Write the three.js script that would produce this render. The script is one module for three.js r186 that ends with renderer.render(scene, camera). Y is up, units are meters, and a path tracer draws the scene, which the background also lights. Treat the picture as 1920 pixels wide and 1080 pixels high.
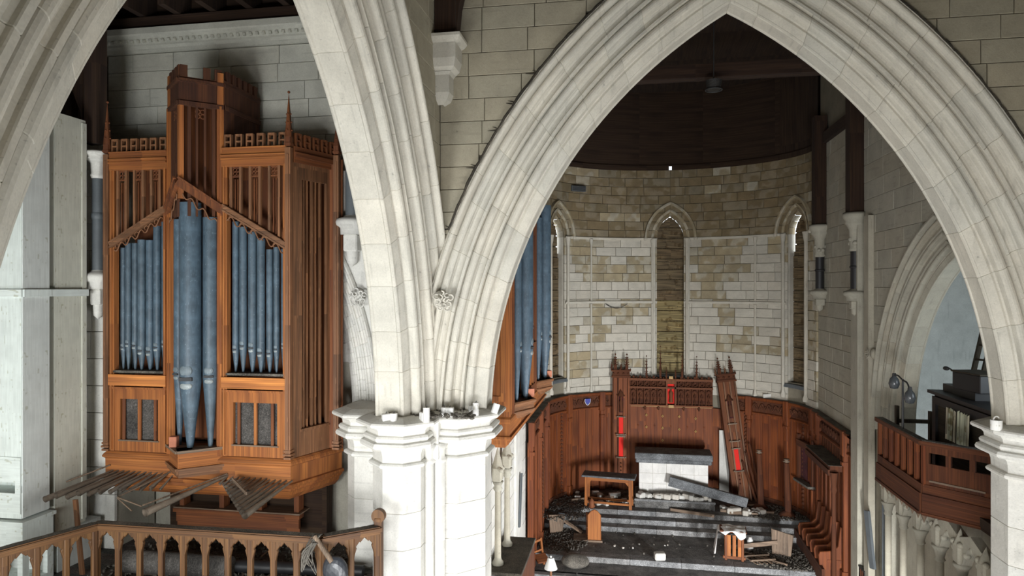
import * as THREE from 'three';
import { mergeGeometries } from 'three/addons/utils/BufferGeometryUtils.js';
import { RectAreaLightUniformsLib } from 'three/addons/lights/RectAreaLightUniformsLib.js';

// ---------- camera, light, exposure ----------
const H = 9;                                   // eye height above the nave floor; every y below is measured from eye level
const scene = new THREE.Scene();
scene.background = new THREE.Color(3.0, 3.2, 3.4);   // overcast sky, seen only through the gaps in the boarded lancets
const camera = new THREE.PerspectiveCamera(45.75, 16 / 9, 0.1, 200);
camera.position.set(0, H, 0);
camera.rotation.set(0, THREE.MathUtils.degToRad(10), 0);
const renderer = new THREE.WebGLRenderer({ antialias: true });
renderer.toneMapping = THREE.LinearToneMapping;
renderer.toneMappingExposure = 1.0;
renderer.shadowMap.enabled = true;
RectAreaLightUniformsLib.init();
const WINDOW_LIGHT = [   // name, size, centre (y from eye level), looks towards, intensity, colour
  ['west_window', 5.0, 3.8, [-0.2, -5.6, 4.6], [-0.8, -8.2, -1.2], 37, [0.985, 0.99, 1.0]],
  ['transept_window', 3.4, 3.4, [-5.4, -3.0, 0.3], [-6.6, -5.8, -6.5], 29, [0.97, 1.0, 1.0]],
  ['south_window', 4.0, 3.0, [5.2, -6.6, -3.0], [-6, -7.2, -7.4], 25, [0.97, 0.99, 1.0]],
  ['chancel_doorway', 0.5, 1.6, [4.36, -7.0, -11.2], [0.0, -6.0, -22.5], 580, [0.98, 0.99, 1.0]],  // unseen fill light added to brighten the chancel
  ['gallery_window', 2.2, 3.0, [8.4, -1.6, -10.95], [8.2, -1.9, -18], 6, [0.82, 0.93, 1.0]],
];
for (const [name, w, h, p, to, power, c] of WINDOW_LIGHT) {
  const l = new THREE.RectAreaLight(new THREE.Color(...c), power, w, h);
  l.name = name; l.position.set(p[0], p[1] + H, p[2]); l.lookAt(to[0], to[1] + H, to[2]); scene.add(l);
}

// ---------- helpers ----------
let seed = 7;
const rnd = () => { seed = (seed + 0x6d2b79f5) | 0; let t = Math.imul(seed ^ (seed >>> 15), 1 | seed); t = (t + Math.imul(t ^ (t >>> 7), 61 | t)) ^ t; return ((t ^ (t >>> 14)) >>> 0) / 4294967296; };
const rr = (a, b) => a + (b - a) * rnd();
const V = (x, y, z) => new THREE.Vector3(x, y, z);
const PI = Math.PI;
const taken = new Map();
function numbered(n) { const k = taken.get(n) || 0; taken.set(n, k + 1); return k ? n + '_' + String(k).padStart(3, '0') : n; }
function strip(g) { if (g.index) g = g.toNonIndexed(); for (const k of Object.keys(g.attributes)) if (!['position', 'normal', 'uv'].includes(k)) g.deleteAttribute(k); if (!g.attributes.normal) g.computeVertexNormals(); if (!g.attributes.uv) g.setAttribute('uv', new THREE.BufferAttribute(new Float32Array(g.attributes.position.count * 2), 2)); return g; }
function metreUV(g, keep) {            // uv in metres, grain (v) along the longest side
  if (keep) return g;
  g.computeBoundingBox(); const s = V(0, 0, 0); g.boundingBox.getSize(s);
  const d = [s.x, s.y, s.z], long = d[1] > 0.75 * Math.max(...d) ? 1 : d.indexOf(Math.max(...d));
  const p = g.attributes.position, n = g.attributes.normal, uv = g.attributes.uv, o1 = rnd() * 9, o2 = rnd() * 9;
  for (let i = 0; i < p.count; i++) {
    const nn = [Math.abs(n.getX(i)), Math.abs(n.getY(i)), Math.abs(n.getZ(i))], q = [p.getX(i), p.getY(i), p.getZ(i)];
    const ax = nn.indexOf(Math.max(...nn)), rest = [0, 1, 2].filter((k) => k !== ax);
    const v = rest.includes(long) ? long : rest.includes(1) ? 1 : rest[1], u = rest.find((k) => k !== v);
    uv.setXY(i, q[u] + o1, q[v] + o2);
  }
  return g;
}
function mesh(name, geos, mat, parent, keepUV) {
  const list = (Array.isArray(geos) ? geos : [geos]).filter(Boolean).map(strip);
  if (list.length > 1) list.forEach((q, k) => { if (!k) return; q.computeBoundingBox(); const c = V(0, 0, 0), s = V(0, 0, 0); q.boundingBox.getCenter(c); q.boundingBox.getSize(s); const e = 0.0003 * (1 + k % 8), f = (x) => x > 1e-4 ? 1 + e / x : 1; q.translate(-c.x, -c.y, -c.z).scale(f(s.x), f(s.y), f(s.z)).translate(c.x, c.y, c.z); });   // no two faces exactly in one plane
  const g = list.length > 1 ? mergeGeometries(list) : list[0];
  metreUV(g, keepUV);
  const m = new THREE.Mesh(g, mat); m.name = parent ? name : numbered(name); m.castShadow = m.receiveShadow = true;
  if (parent) parent.add(m);
  return m;
}
function thing(name, label, category, [x, y, z] = [0, 0, 0], turn = 0, group) {
  const o = new THREE.Group(); o.name = numbered(name); scene.add(o); o.position.set(x, y + H, z); o.rotation.y = turn;
  o.userData = { label, category }; if (group) o.userData.group = group; return o;
}
function single(name, label, category, geos, mat, [x, y, z], turn = 0, group) {     // a thing that is one mesh
  const m = mesh(name, geos, mat, null); m.position.set(x, y + H, z); m.rotation.y = turn; scene.add(m);
  m.userData = { label, category }; if (group) m.userData.group = group; return m;
}
function struct(name, label, category) { const o = new THREE.Group(); o.name = name; o.position.y = H; o.userData = { kind: 'structure', label, category }; scene.add(o); return o; }
function stuff(o, label, category) { o.userData = { kind: 'stuff', label, category }; return o; }
function mv(g, x = 0, y = 0, z = 0, rx = 0, ry = 0, rz = 0) { if (rx) g.rotateX(rx); if (rz) g.rotateZ(rz); if (ry) g.rotateY(ry); return g.translate(x, y, z); }
const bx = (w, h, d, x = 0, y = 0, z = 0, rx = 0, ry = 0, rz = 0) => mv(new THREE.BoxGeometry(w, h, d), x, y, z, rx, ry, rz);   // centred
const b3 = (x0, x1, y0, y1, z0, z1) => new THREE.BoxGeometry(x1 - x0, y1 - y0, z1 - z0).translate((x0 + x1) / 2, (y0 + y1) / 2, (z0 + z1) / 2);
function cbx(w, h, d, c, x = 0, y = 0, z = 0, rx = 0, ry = 0, rz = 0) {   // box with chamfered edges
  const a = w / 2, b = h / 2, e = d / 2, pts = [];
  const P = (i, j, k, ax) => [i * (ax === 0 ? a : a - c), j * (ax === 1 ? b : b - c), k * (ax === 2 ? e : e - c)];
  const tri = (A, B, C) => { const n = [0, 1, 2].map((q) => A[q] + B[q] + C[q]); const u = B.map((q, i) => q - A[i]), v = C.map((q, i) => q - A[i]);
    const cr = [u[1] * v[2] - u[2] * v[1], u[2] * v[0] - u[0] * v[2], u[0] * v[1] - u[1] * v[0]];
    (cr[0] * n[0] + cr[1] * n[1] + cr[2] * n[2] > 0) ? pts.push(...A, ...B, ...C) : pts.push(...A, ...C, ...B); };
  const quad = (A, B, C, D) => { tri(A, B, C); tri(A, C, D); };
  for (const s of [-1, 1]) {
    quad(P(s, -1, -1, 0), P(s, 1, -1, 0), P(s, 1, 1, 0), P(s, -1, 1, 0));
    quad(P(-1, s, -1, 1), P(1, s, -1, 1), P(1, s, 1, 1), P(-1, s, 1, 1));
    quad(P(-1, -1, s, 2), P(1, -1, s, 2), P(1, 1, s, 2), P(-1, 1, s, 2));
    for (const t of [-1, 1]) {
      quad(P(s, t, -1, 0), P(s, t, 1, 0), P(s, t, 1, 1), P(s, t, -1, 1));
      quad(P(s, -1, t, 0), P(s, 1, t, 0), P(s, 1, t, 2), P(s, -1, t, 2));
      quad(P(-1, s, t, 1), P(1, s, t, 1), P(1, s, t, 2), P(-1, s, t, 2));
      for (const q of [-1, 1]) tri(P(s, t, q, 0), P(s, t, q, 1), P(s, t, q, 2));
    }
  }
  const g = new THREE.BufferGeometry(); g.setAttribute('position', new THREE.BufferAttribute(new Float32Array(pts), 3)); g.computeVertexNormals();
  return mv(strip(g), x, y, z, rx, ry, rz);
}
const cyl = (r0, r1, h, x = 0, y = 0, z = 0, n = 16, rx = 0, rz = 0, open = false) => mv(new THREE.CylinderGeometry(r1, r0, h, n, 1, open), x, y, z, rx, 0, rz);   // r0 bottom, centred
function bar(p, q, w, d, n = 0, open = false) {   // a bar (n = 0) or a rod of n sides between two points
  const a = V(...p), b = V(...q), L = a.distanceTo(b);
  const g = n ? new THREE.CylinderGeometry(w, d, L, n, 1, open) : new THREE.BoxGeometry(w, L, d);
  const dir = b.clone().sub(a).normalize(), m = new THREE.Matrix4();
  let side = Math.abs(dir.y) > 0.999 ? V(1, 0, 0) : V(0, 1, 0).cross(dir).normalize(); const fw = side.clone().cross(dir);
  if (Math.abs(dir.y) < 0.999 && Math.abs(dir.z) < Math.abs(dir.x)) { const t = fw.clone(); m.makeBasis(t, dir, side.clone().negate()); if (m.determinant() < 0) m.makeBasis(t, dir, side); } else m.makeBasis(side, dir, fw.negate());
  if (m.determinant() < 0) { const e = m.elements; e[0] *= -1; e[1] *= -1; e[2] *= -1; }
  return g.applyMatrix4(m).translate((a.x + b.x) / 2, (a.y + b.y) / 2, (a.z + b.z) / 2);
}
const tube = (pts, r, n = 24, k = 6) => new THREE.TubeGeometry(new THREE.CatmullRomCurve3(pts.map((p) => V(...p))), n, r, k);
const lathe = (prof, n = 16, x = 0, y = 0, z = 0) => new THREE.LatheGeometry(prof.map((p) => new THREE.Vector2(...p)), n).translate(x, y, z);
const ball = (r, x = 0, y = 0, z = 0, sx = 1, sy = 1, sz = 1) => new THREE.SphereGeometry(r, 12, 8).scale(sx, sy, sz).translate(x, y, z);
function geo(pos) { const g = new THREE.BufferGeometry(); g.setAttribute('position', new THREE.BufferAttribute(new Float32Array(pos), 3)); g.computeVertexNormals(); return strip(g); }
function grid(rows, smooth) {         // rows of points -> surface
  const nr = rows.length, nc = rows[0].length, pos = [], idx = [];
  for (const r of rows) for (const p of r) pos.push(p[0], p[1], p[2]);
  for (let i = 0; i < nr - 1; i++) for (let j = 0; j < nc - 1; j++) { const a = i * nc + j, b = a + 1, c = a + nc, d = c + 1; idx.push(a, b, d, a, d, c); }
  let g = new THREE.BufferGeometry(); g.setAttribute('position', new THREE.BufferAttribute(new Float32Array(pos), 3)); g.setIndex(idx);
  if (!smooth) g = g.toNonIndexed(); g.computeVertexNormals(); return strip(g);
}
function extrude(pts, depth, bevel = 0) {   // polygon in xy, thickness along +z from 0
  const s = new THREE.Shape(pts.map((p) => new THREE.Vector2(...p)));
  return new THREE.ExtrudeGeometry(s, { depth: depth - 2 * bevel, bevelEnabled: bevel > 0, bevelSize: bevel, bevelThickness: bevel, bevelOffset: -bevel, bevelSegments: 1, curveSegments: 8 }).translate(0, 0, bevel);
}
function insetPoly(poly, e) {          // ccw polygon, every side moved inwards by e (outwards when negative)
  const n = poly.length, out = [];
  for (let i = 0; i < n; i++) {
    const a = poly[(i + n - 1) % n], b = poly[i], c = poly[(i + 1) % n];
    let d1 = [b[0] - a[0], b[1] - a[1]], d2 = [c[0] - b[0], c[1] - b[1]]; const l1 = Math.hypot(...d1) || 1e-9, l2 = Math.hypot(...d2) || 1e-9;
    const n1 = [-d1[1] / l1, d1[0] / l1], n2 = [-d2[1] / l2, d2[0] / l2]; const k = 1 + n1[0] * n2[0] + n1[1] * n2[1];
    const f = e / Math.max(k, 0.35); out.push([b[0] + (n1[0] + n2[0]) * f, b[1] + (n1[1] + n2[1]) * f]);
  }
  return out;
}
function blockGeo(poly, thick, bevel, map) {  // a dressed stone: bevelled front at "thick", sides back to 0
  const inner = insetPoly(poly, bevel), pos = [], P = (q, o) => pos.push(...map(q[0], q[1], o)), n = poly.length;
  for (const t of THREE.ShapeUtils.triangulateShape(inner.map((p) => new THREE.Vector2(...p)), [])) for (const i of t) P(inner[i], thick);
  for (let i = 0; i < n; i++) { const j = (i + 1) % n;
    P(poly[i], thick - bevel); P(poly[j], thick - bevel); P(inner[j], thick); P(poly[i], thick - bevel); P(inner[j], thick); P(inner[i], thick);
    P(poly[i], 0); P(poly[j], 0); P(poly[j], thick - bevel); P(poly[i], 0); P(poly[j], thick - bevel); P(poly[i], thick - bevel); }
  return geo(pos);
}
// courses of dressed blocks between lo(y) and hi(y); map(along, y, out) -> point
function ashlar(parent, { y0, y1, course, w, lo, hi, map, mats, bevel = 0.006, thick = 0.06, joint = 0.004, pick }) {
  const nC = Math.round((y1 - y0) / course), hC = (y1 - y0) / nC;
  for (let c = 0; c < nC; c++) {
    const a = y0 + c * hC + joint, b = y0 + (c + 1) * hC - joint, ys = [a, (a + b) / 2, b];
    const L = Math.min(...ys.map(lo)), R = Math.max(...ys.map(hi)); if (R - L < 0.04) continue;
    let x = L - rnd() * w[0] * 0.7;
    while (x < R) {
      const x1 = x + rr(w[0], w[1]), l = x + joint, r = (R - x1 < 0.16 ? R + 1 : x1) - joint;
      const right = ys.map((y) => [Math.min(r, hi(y) - 0.002), y]), left = ys.map((y) => [Math.max(l, lo(y) + 0.002), y]);
      const ok = ys.map((y, i) => right[i][0] - left[i][0] > 0.03); 
      if (ok.some(Boolean)) {
        let poly = [];
        if (ok.every(Boolean)) { const straight = (q) => Math.abs(q[0][0] + q[2][0] - 2 * q[1][0]) < 0.001; poly = [left[0], right[0], ...(straight(right) ? [] : [right[1]]), right[2], left[2], ...(straight(left) ? [] : [left[1]])]; }
        else if (ok[0] && ok[1]) poly = [left[0], right[0], right[1], left[1]];
        else if (ok[1] && ok[2]) poly = [left[1], right[1], right[2], left[2]];
        if (poly.length) mesh('stone_block', blockGeo(poly, thick + rr(-0.003, 0.003), bevel, map), pick ? pick((x + x1) / 2, (a + b) / 2) : mats[Math.floor(rnd() * mats.length)], parent);
      }
      x = R - x1 < 0.16 ? R + 1 : x1;
    }
  }
}

// ---------- textures (tone, grain and stains only) ----------
function noiseGrid(n) { const a = new Float32Array(n * n); for (let i = 0; i < a.length; i++) a[i] = rnd(); return (x, y) => { x = ((x % n) + n) % n; y = ((y % n) + n) % n; const i = Math.floor(x), j = Math.floor(y), f = x - i, g = y - j, u = f * f * (3 - 2 * f), v = g * g * (3 - 2 * g), i1 = (i + 1) % n, j1 = (j + 1) % n; return (a[j * n + i] * (1 - u) + a[j * n + i1] * u) * (1 - v) + (a[j1 * n + i] * (1 - u) + a[j1 * n + i1] * u) * v; }; }
const N8 = noiseGrid(8), N16 = noiseGrid(16), N32 = noiseGrid(32), N64 = noiseGrid(64), N128 = noiseGrid(128), N256 = noiseGrid(256);
const sm = (a, b, x) => { const t = Math.min(1, Math.max(0, (x - a) / (b - a))); return t * t * (3 - 2 * t); };
function tex(size, fn, tile, colour = true, tileV = tile) {
  const d = new Uint8Array(size * size * 4);
  for (let j = 0; j < size; j++) for (let i = 0; i < size; i++) { const c = fn(i / size, j / size), k = (j * size + i) * 4; for (let q = 0; q < 3; q++) d[k + q] = Math.max(0, Math.min(255, (typeof c === 'number' ? c : c[q]) * 255)); d[k + 3] = 255; }
  const t = new THREE.DataTexture(d, size, size); t.wrapS = t.wrapT = THREE.RepeatWrapping; t.magFilter = THREE.LinearFilter; t.minFilter = THREE.LinearMipmapLinearFilter; t.generateMipmaps = true; t.repeat.set(1 / tile, 1 / tileV);
  if (colour) t.colorSpace = THREE.SRGBColorSpace; t.needsUpdate = true; return t;
}
const fbm = (x, y) => N8(x * 8, y * 8) * 0.4 + N16(x * 16, y * 16) * 0.25 + N32(x * 32, y * 32) * 0.18 + N64(x * 64, y * 64) * 0.1 + N128(x * 128, y * 128) * 0.07;
const T = {
  stone: tex(512, (x, y) => { const f = fbm(x, y), g = N256(x * 256, y * 256), s = N64(x * 64, y * 8); const b = 0.9 + (f - 0.5) * 0.16 + (g - 0.5) * 0.05 - (N128(x * 128 + 3, y * 128) > 0.955 ? 0.12 : 0) - sm(0.72, 0.95, s) * 0.05; return [b, b * 0.992, b * 0.972]; }, 2.6),
  stained: tex(512, (x, y) => { const f = fbm(x, y), g = N256(x * 256, y * 256), e = sm(0.44, 0.64, N16(x * 16 + f * 2, y * 16 + f) * 0.6 + f * 0.5); const b = 0.88 + (f - 0.5) * 0.3 + (g - 0.5) * 0.06; return [b * (1 - 0.12 * e), b * (0.985 - 0.15 * e), b * (0.95 - 0.21 * e)]; }, 3.1),
  stoneB: tex(512, (x, y) => 0.5 + (N128(x * 128, y * 128) - 0.5) * 0.4 + (N32(x * 32, y * 32) - 0.5) * 0.5, 1.1, false),
  wood: tex(512, (x, y) => { const w = N8(x * 8, y * 2) * 2, f = N128(x * 128 + w, y * 4) * 0.5 + N64(x * 64 + w, y * 2) * 0.5, m = N16(x * 16, y * 4), s = N256(x * 256, y * 8); const b = 0.8 + (f - 0.5) * 0.36 + (m - 0.5) * 0.24 + (s - 0.5) * 0.12; return [b, b * (0.96 + 0.05 * m), b * 0.93]; }, 0.7, true, 2.2),
  woodB: tex(512, (x, y) => 0.5 + (N256(x * 256, y * 8) - 0.5) * 0.5 + (N64(x * 64, y * 2) - 0.5) * 0.4, 0.7, false, 2.2),
  worn: tex(512, (x, y) => { const w = N8(x * 8, y * 2) * 2, f = N128(x * 128 + w, y * 4), m = N16(x * 16, y * 4), c = sm(0.8, 0.88, N128(x * 128, y * 16) * 0.75 + N32(x * 32, y * 8) * 0.3); const b = 0.74 + (f - 0.5) * 0.3 + (m - 0.5) * 0.24; return [b + c * 0.22, b + c * 0.26, b + c * 0.3]; }, 0.7, true, 2.2),
  pipe: tex(512, (x, y) => { const f = fbm(x, y), c = sm(0.84, 0.9, N128(x * 128, y * 64) * 0.8 + N32(x * 32, y * 32) * 0.25), b = 0.76 + (f - 0.5) * 0.36 + (N256(x * 256, y * 32) - 0.5) * 0.1; return [b * 0.96 + c * 0.35, b + c * 0.3, b * 1.02 + c * 0.25]; }, 0.8, true, 1.3),
  dust: tex(512, (x, y) => { const f = fbm(x, y), g = N256(x * 256, y * 256), h = N128(x * 128, y * 128); const b = 0.62 + (f - 0.5) * 0.5 + (g - 0.5) * 0.34 + (h > 0.9 ? 0.25 : 0); return [b, b * 0.985, b * 0.96]; }, 2.4),
  paint: tex(512, (x, y) => { const f = fbm(x, y), s = N128(x * 128, y * 8), c = sm(0.86, 0.98, N64(x * 64, y * 32) * 0.8 + N16(x * 16, y * 8) * 0.3); const b = 0.92 + (f - 0.5) * 0.1 + (s - 0.5) * 0.06; return [b - c * 0.12, b - c * 0.13, b - c * 0.17]; }, 1.6),
  board: tex(512, (x, y) => { const w = N8(x * 8, y * 3), f = N64(x * 64 + w * 2, y * 4), e = sm(0.55, 0.75, fbm(x + 0.3, y)); const b = 0.78 + (f - 0.5) * 0.4; return [b * (1 - e * 0.25), b * (1 - e * 0.3), b * (1 - e * 0.4)]; }, 1.5),
};
function mat(map, rgb, rough = 0.85, bump = null, bumpScale = 0.002, extra = {}) {
  const m = new THREE.MeshStandardMaterial({ color: new THREE.Color(...rgb), roughness: rough, ...extra });
  if (map) m.map = map; if (bump) { m.bumpMap = bump; m.bumpScale = bumpScale; } return m;
}
const tones = (map, rgb, n, spread, rough, bump, bs) => Array.from({ length: n }, () => { const k = 1 + rr(-spread, spread), w = rr(-spread, spread) * 0.4; return mat(map, [rgb[0] * k * (1 + w), rgb[1] * k, rgb[2] * k * (1 - w)], rough, bump, bs); });
const M = {
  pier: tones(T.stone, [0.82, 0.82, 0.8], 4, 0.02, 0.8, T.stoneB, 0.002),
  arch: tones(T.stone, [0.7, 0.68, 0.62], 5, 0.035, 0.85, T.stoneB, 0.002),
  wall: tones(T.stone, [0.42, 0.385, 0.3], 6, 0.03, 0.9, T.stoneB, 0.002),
  organWall: tones(T.stone, [0.68, 0.68, 0.62], 6, 0.03, 0.9, T.stoneB, 0.002),
  apse: tones(T.stone, [0.66, 0.63, 0.56], 6, 0.05, 0.9, T.stoneB, 0.002),
  apseStained: tones(T.stained, [0.58, 0.54, 0.45], 6, 0.06, 0.9, T.stoneB, 0.002),
  shadedTowerOak: tones(T.wood, [0.11, 0.036, 0.014], 3, 0.1, 0.85, T.woodB, 0.001),  // organ oak darkened so the colour carries the shade on the tower
  apseTan: tones(T.stained, [0.36, 0.31, 0.225], 6, 0.07, 0.9, T.stoneB, 0.002),  // tan staining, deepened to carry part of the shade high in the apse
  mortar: mat(T.stone, [0.28, 0.255, 0.2], 0.95),
  mortarPale: mat(T.stone, [0.5, 0.48, 0.42], 0.95),
  chancelStone: tones(T.stone, [0.5, 0.48, 0.41], 5, 0.05, 0.9, T.stoneB, 0.002),
  dirt: mat(T.dust, [0.17, 0.15, 0.12], 1),
  rubble: mat(T.dust, [0.3, 0.28, 0.25], 1),
  plaster: mat(T.stone, [0.62, 0.66, 0.66], 0.9),
  darkWood: mat(T.wood, [0.05, 0.027, 0.016], 1, T.woodB, 0.002),
  beam: mat(T.wood, [0.05, 0.025, 0.015], 1, T.woodB, 0.002),
  oak: tones(T.wood, [0.44, 0.15, 0.04], 4, 0.1, 0.75, T.woodB, 0.001),
  oakDark: tones(T.wood, [0.23, 0.072, 0.022], 4, 0.1, 0.75, T.woodB, 0.001),
  oakWorn: tones(T.worn, [0.34, 0.15, 0.065], 3, 0.08, 0.65, T.woodB, 0.001),
  oakBright: mat(T.wood, [0.75, 0.28, 0.08], 0.8, T.woodB, 0.001),
  oakGrey: tones(T.worn, [0.36, 0.25, 0.17], 3, 0.08, 0.75, T.woodB, 0.001),
  panelWood: tones(T.wood, [0.24, 0.06, 0.012], 7, 0.16, 0.72, T.woodB, 0.001),
  carved: tones(T.wood, [0.12, 0.037, 0.014], 3, 0.12, 0.9, T.woodB, 0.002),
  railWood: tones(T.wood, [0.18, 0.082, 0.03], 4, 0.08, 0.65, T.woodB, 0.001),
  pipe: tones(T.pipe, [0.13, 0.185, 0.235], 4, 0.06, 0.5),
  pipeDark: mat(T.pipe, [0.05, 0.065, 0.08], 0.6),
  lip: mat(T.pipe, [0.3, 0.35, 0.38], 0.5),
  lipBright: mat(T.pipe, [0.55, 0.57, 0.56], 0.4),
  slot: mat(null, [0.05, 0.052, 0.055], 0.9),
  trumpet: tones(T.pipe, [0.33, 0.25, 0.19], 3, 0.1, 0.5),
  cloth: mat(T.dust, [0.2, 0.19, 0.185], 0.95),
  paint: mat(T.paint, [0.72, 0.78, 0.75], 0.7),
  paintGrey: mat(T.paint, [0.62, 0.65, 0.63], 0.7),
  paintCream: mat(T.paint, [0.6, 0.6, 0.52], 0.7),
  slate: mat(T.stone, [0.13, 0.15, 0.17], 0.6),
  carpet: mat(T.dust, [0.38, 0.385, 0.39], 1, T.stoneB, 0.01),
  stepStone: tones(T.dust, [0.56, 0.58, 0.61], 4, 0.08, 0.95, T.stoneB, 0.004),
  altarStone: mat(T.stone, [0.88, 0.88, 0.88], 0.8),
  greySlab: mat(T.dust, [0.33, 0.36, 0.4], 0.85),
  whiteStone: tones(T.stone, [0.72, 0.71, 0.68], 4, 0.08, 0.9),
  red: mat(null, [0.72, 0.02, 0.012], 0.85),
  gold: mat(null, [0.42, 0.26, 0.09], 0.6),
  board: tones(T.board, [0.42, 0.33, 0.15], 5, 0.1, 0.85, T.woodB, 0.002),
  boardDark: tones(T.board, [0.24, 0.17, 0.09], 4, 0.1, 0.85, T.woodB, 0.002),
  black: mat(null, [0.018, 0.018, 0.02], 0.5),
  paper: mat(T.board, [0.85, 0.8, 0.66], 0.9),
  white: mat(T.paint, [0.86, 0.85, 0.82], 0.6),
  brick: mat(T.stone, [0.62, 0.24, 0.15], 0.85),
  ladderWood: mat(T.wood, [0.07, 0.055, 0.04], 0.8),
  fabricRed: mat(T.dust, [0.16, 0.03, 0.04], 1),
  wire: mat(null, [0.03, 0.03, 0.03], 0.6),
  sky: new THREE.MeshStandardMaterial({ color: 0x000000, emissive: new THREE.Color(0.9, 0.95, 1), emissiveIntensity: 1.2 }),
};
const any = (a) => a[Math.floor(rnd() * a.length)];

// ---------- the setting: crossing walls and moulded arches ----------
const AX = 1.33, NX = -2.7, EZ = -9.4, SX = 2 * AX - NX;      // chancel axis, north wall face, east wall face, south wall face
const CH = { s: 3.44, R: 6.88, yc: -2.02 }, NA = { s: 3.2, R: 6.5, yc: -1.98, zc: -5.77 };
const roll = (r, d, R, n = 7, a0 = 0, a1 = PI) => Array.from({ length: n + 1 }, (_, i) => { const a = a0 + (a1 - a0) * i / n; return [r + R * Math.cos(a), d - R * Math.sin(a)]; });
const hollow = (r, d, R, n = 5) => Array.from({ length: n + 1 }, (_, i) => { const a = PI * i / n; return [r + R * Math.cos(a), d + R * 0.8 * Math.sin(a)]; });
const ORDERS = [
  { name: 'hood_stone', len: 0.78, p: [[0.985, 0.06], [0.985, -0.03], [0.96, -0.07], ...roll(0.915, -0.05, 0.035), [0.87, 0.0], [0.865, 0.05]] },
  { name: 'voussoir', len: 0.66, p: [[0.865, 0.05], ...roll(0.805, 0.06, 0.052), [0.745, 0.085], ...hollow(0.69, 0.09, 0.05), [0.632, 0.082], [0.592, 0.082]] },
  { name: 'voussoir', len: 0.6, p: [[0.592, 0.082], [0.586, 0.13], ...roll(0.528, 0.145, 0.053), [0.468, 0.19], ...hollow(0.41, 0.2, 0.05), [0.352, 0.19], [0.316, 0.19]] },
  { name: 'voussoir', len: 0.64, p: [[0.316, 0.19], [0.31, 0.25], ...roll(0.245, 0.275, 0.06), [0.178, 0.335], [0.16, 0.35], [0.13, 0.34], [0.035, 0.385], ...roll(0.035, 0.42, 0.035, 6, 0.5, 4.2), [0.018, 0.465], [0.018, 0.74], ...roll(0.035, 0.775, 0.035, 6, 2.2, 4.6), [0.16, 0.82], [0.42, 0.88], [0.7, 0.96], [0.985, 1.04]] },
];
function profileNormals(p) { return p.map((q, i) => { const a = p[Math.max(0, i - 1)], b = p[Math.min(p.length - 1, i + 1)]; const dx = b[0] - a[0], dy = b[1] - a[1], l = Math.hypot(dx, dy) || 1; return [dy / l, -dx / l]; }); }   // towards the stone
// one limb of an arch; at(off, y, d): off = distance from the axis, d = depth behind the wall face
function limb(parent, A, at, mats, { orders = ORDERS, t0 = 0, t1 = 1, scale = 1 } = {}) {
  orders.forEach((o, k) => {
    const nrm = profileNormals(o.p), L = A.R * Math.acos((A.R - A.s) / A.R), n = Math.max(3, Math.round(L / (o.len * scale)));
    const cuts = [t0]; for (let i = 1; i < n; i++) cuts.push(t0 + (t1 - t0) * (i + (k % 2 ? 0.3 : -0.1) + rr(-0.08, 0.08)) / n); cuts.push(t1);
    for (let i = 0; i < cuts.length - 1; i++) {
      const a = cuts[i], b = cuts[i + 1], e = 0.0008, rows = [];
      const steps = [[a, 1], [a + e, 0], [a + (b - a) * 0.25, 0], [a + (b - a) * 0.5, 0], [a + (b - a) * 0.75, 0], [b - e, 0], [b, 1]];
      for (const [t, deep] of steps) rows.push(o.p.map(([r0, d0], q) => { const r = r0 * scale + (deep ? nrm[q][0] * 0.007 : 0), d = d0 * scale + (deep ? nrm[q][1] * 0.007 : 0); const th = t * Math.acos((A.R - A.s) / (A.R + r)); return at((A.R + r) * Math.cos(th) - (A.R - A.s), A.yc + (A.R + r) * Math.sin(th), d); }));
      mesh(o.name, grid(rows), any(mats), parent);
    }
  });
}
const outer = (A, y, w = 0.9) => { const h = Math.max(0, y - A.yc), q = (A.R + w) ** 2 - h * h; return q <= 0 ? 0 : Math.max(0, Math.sqrt(q) - (A.R - A.s)); };   // half-width of the arch at height y

// east wall of the crossing, with the chancel arch
const wallEast = struct('wall_east', 'pale ashlar wall around the great pointed chancel arch', 'wall');
{
  const top = 7, ys = [...Array(24)].map((_, i) => -2 + i * (6.7 / 23));
  for (const s of [-1, 1]) {
    const edge = ys.map((y) => [AX + s * outer(CH, y), y]), side = s < 0 ? NX - 0.25 : SX + 0.25;
    mesh('mortar', extrude([[side, -2], ...edge.map(([x, y]) => [s < 0 ? Math.max(x, side) : Math.min(x, side), y]), [AX, 4.7], [AX, top], [side, top]], 1.14).translate(0, 0, EZ - 1.2), M.mortar, wallEast);
  }
  const planar = (a, y, o) => [a, y, EZ - 0.06 + o];
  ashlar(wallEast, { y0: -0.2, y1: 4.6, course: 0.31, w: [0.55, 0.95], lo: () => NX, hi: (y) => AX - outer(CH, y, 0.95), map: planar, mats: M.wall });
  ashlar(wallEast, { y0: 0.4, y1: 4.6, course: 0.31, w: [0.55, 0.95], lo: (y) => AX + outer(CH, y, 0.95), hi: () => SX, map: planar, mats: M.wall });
}
const archChancel = struct('wall_chancel_arch', 'moulded pointed stone arch opening into the chancel', 'arch');
for (const s of [-1, 1]) limb(archChancel, CH, (off, y, d) => { return [AX + s * off, y, EZ - d]; }, M.arch);
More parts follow.
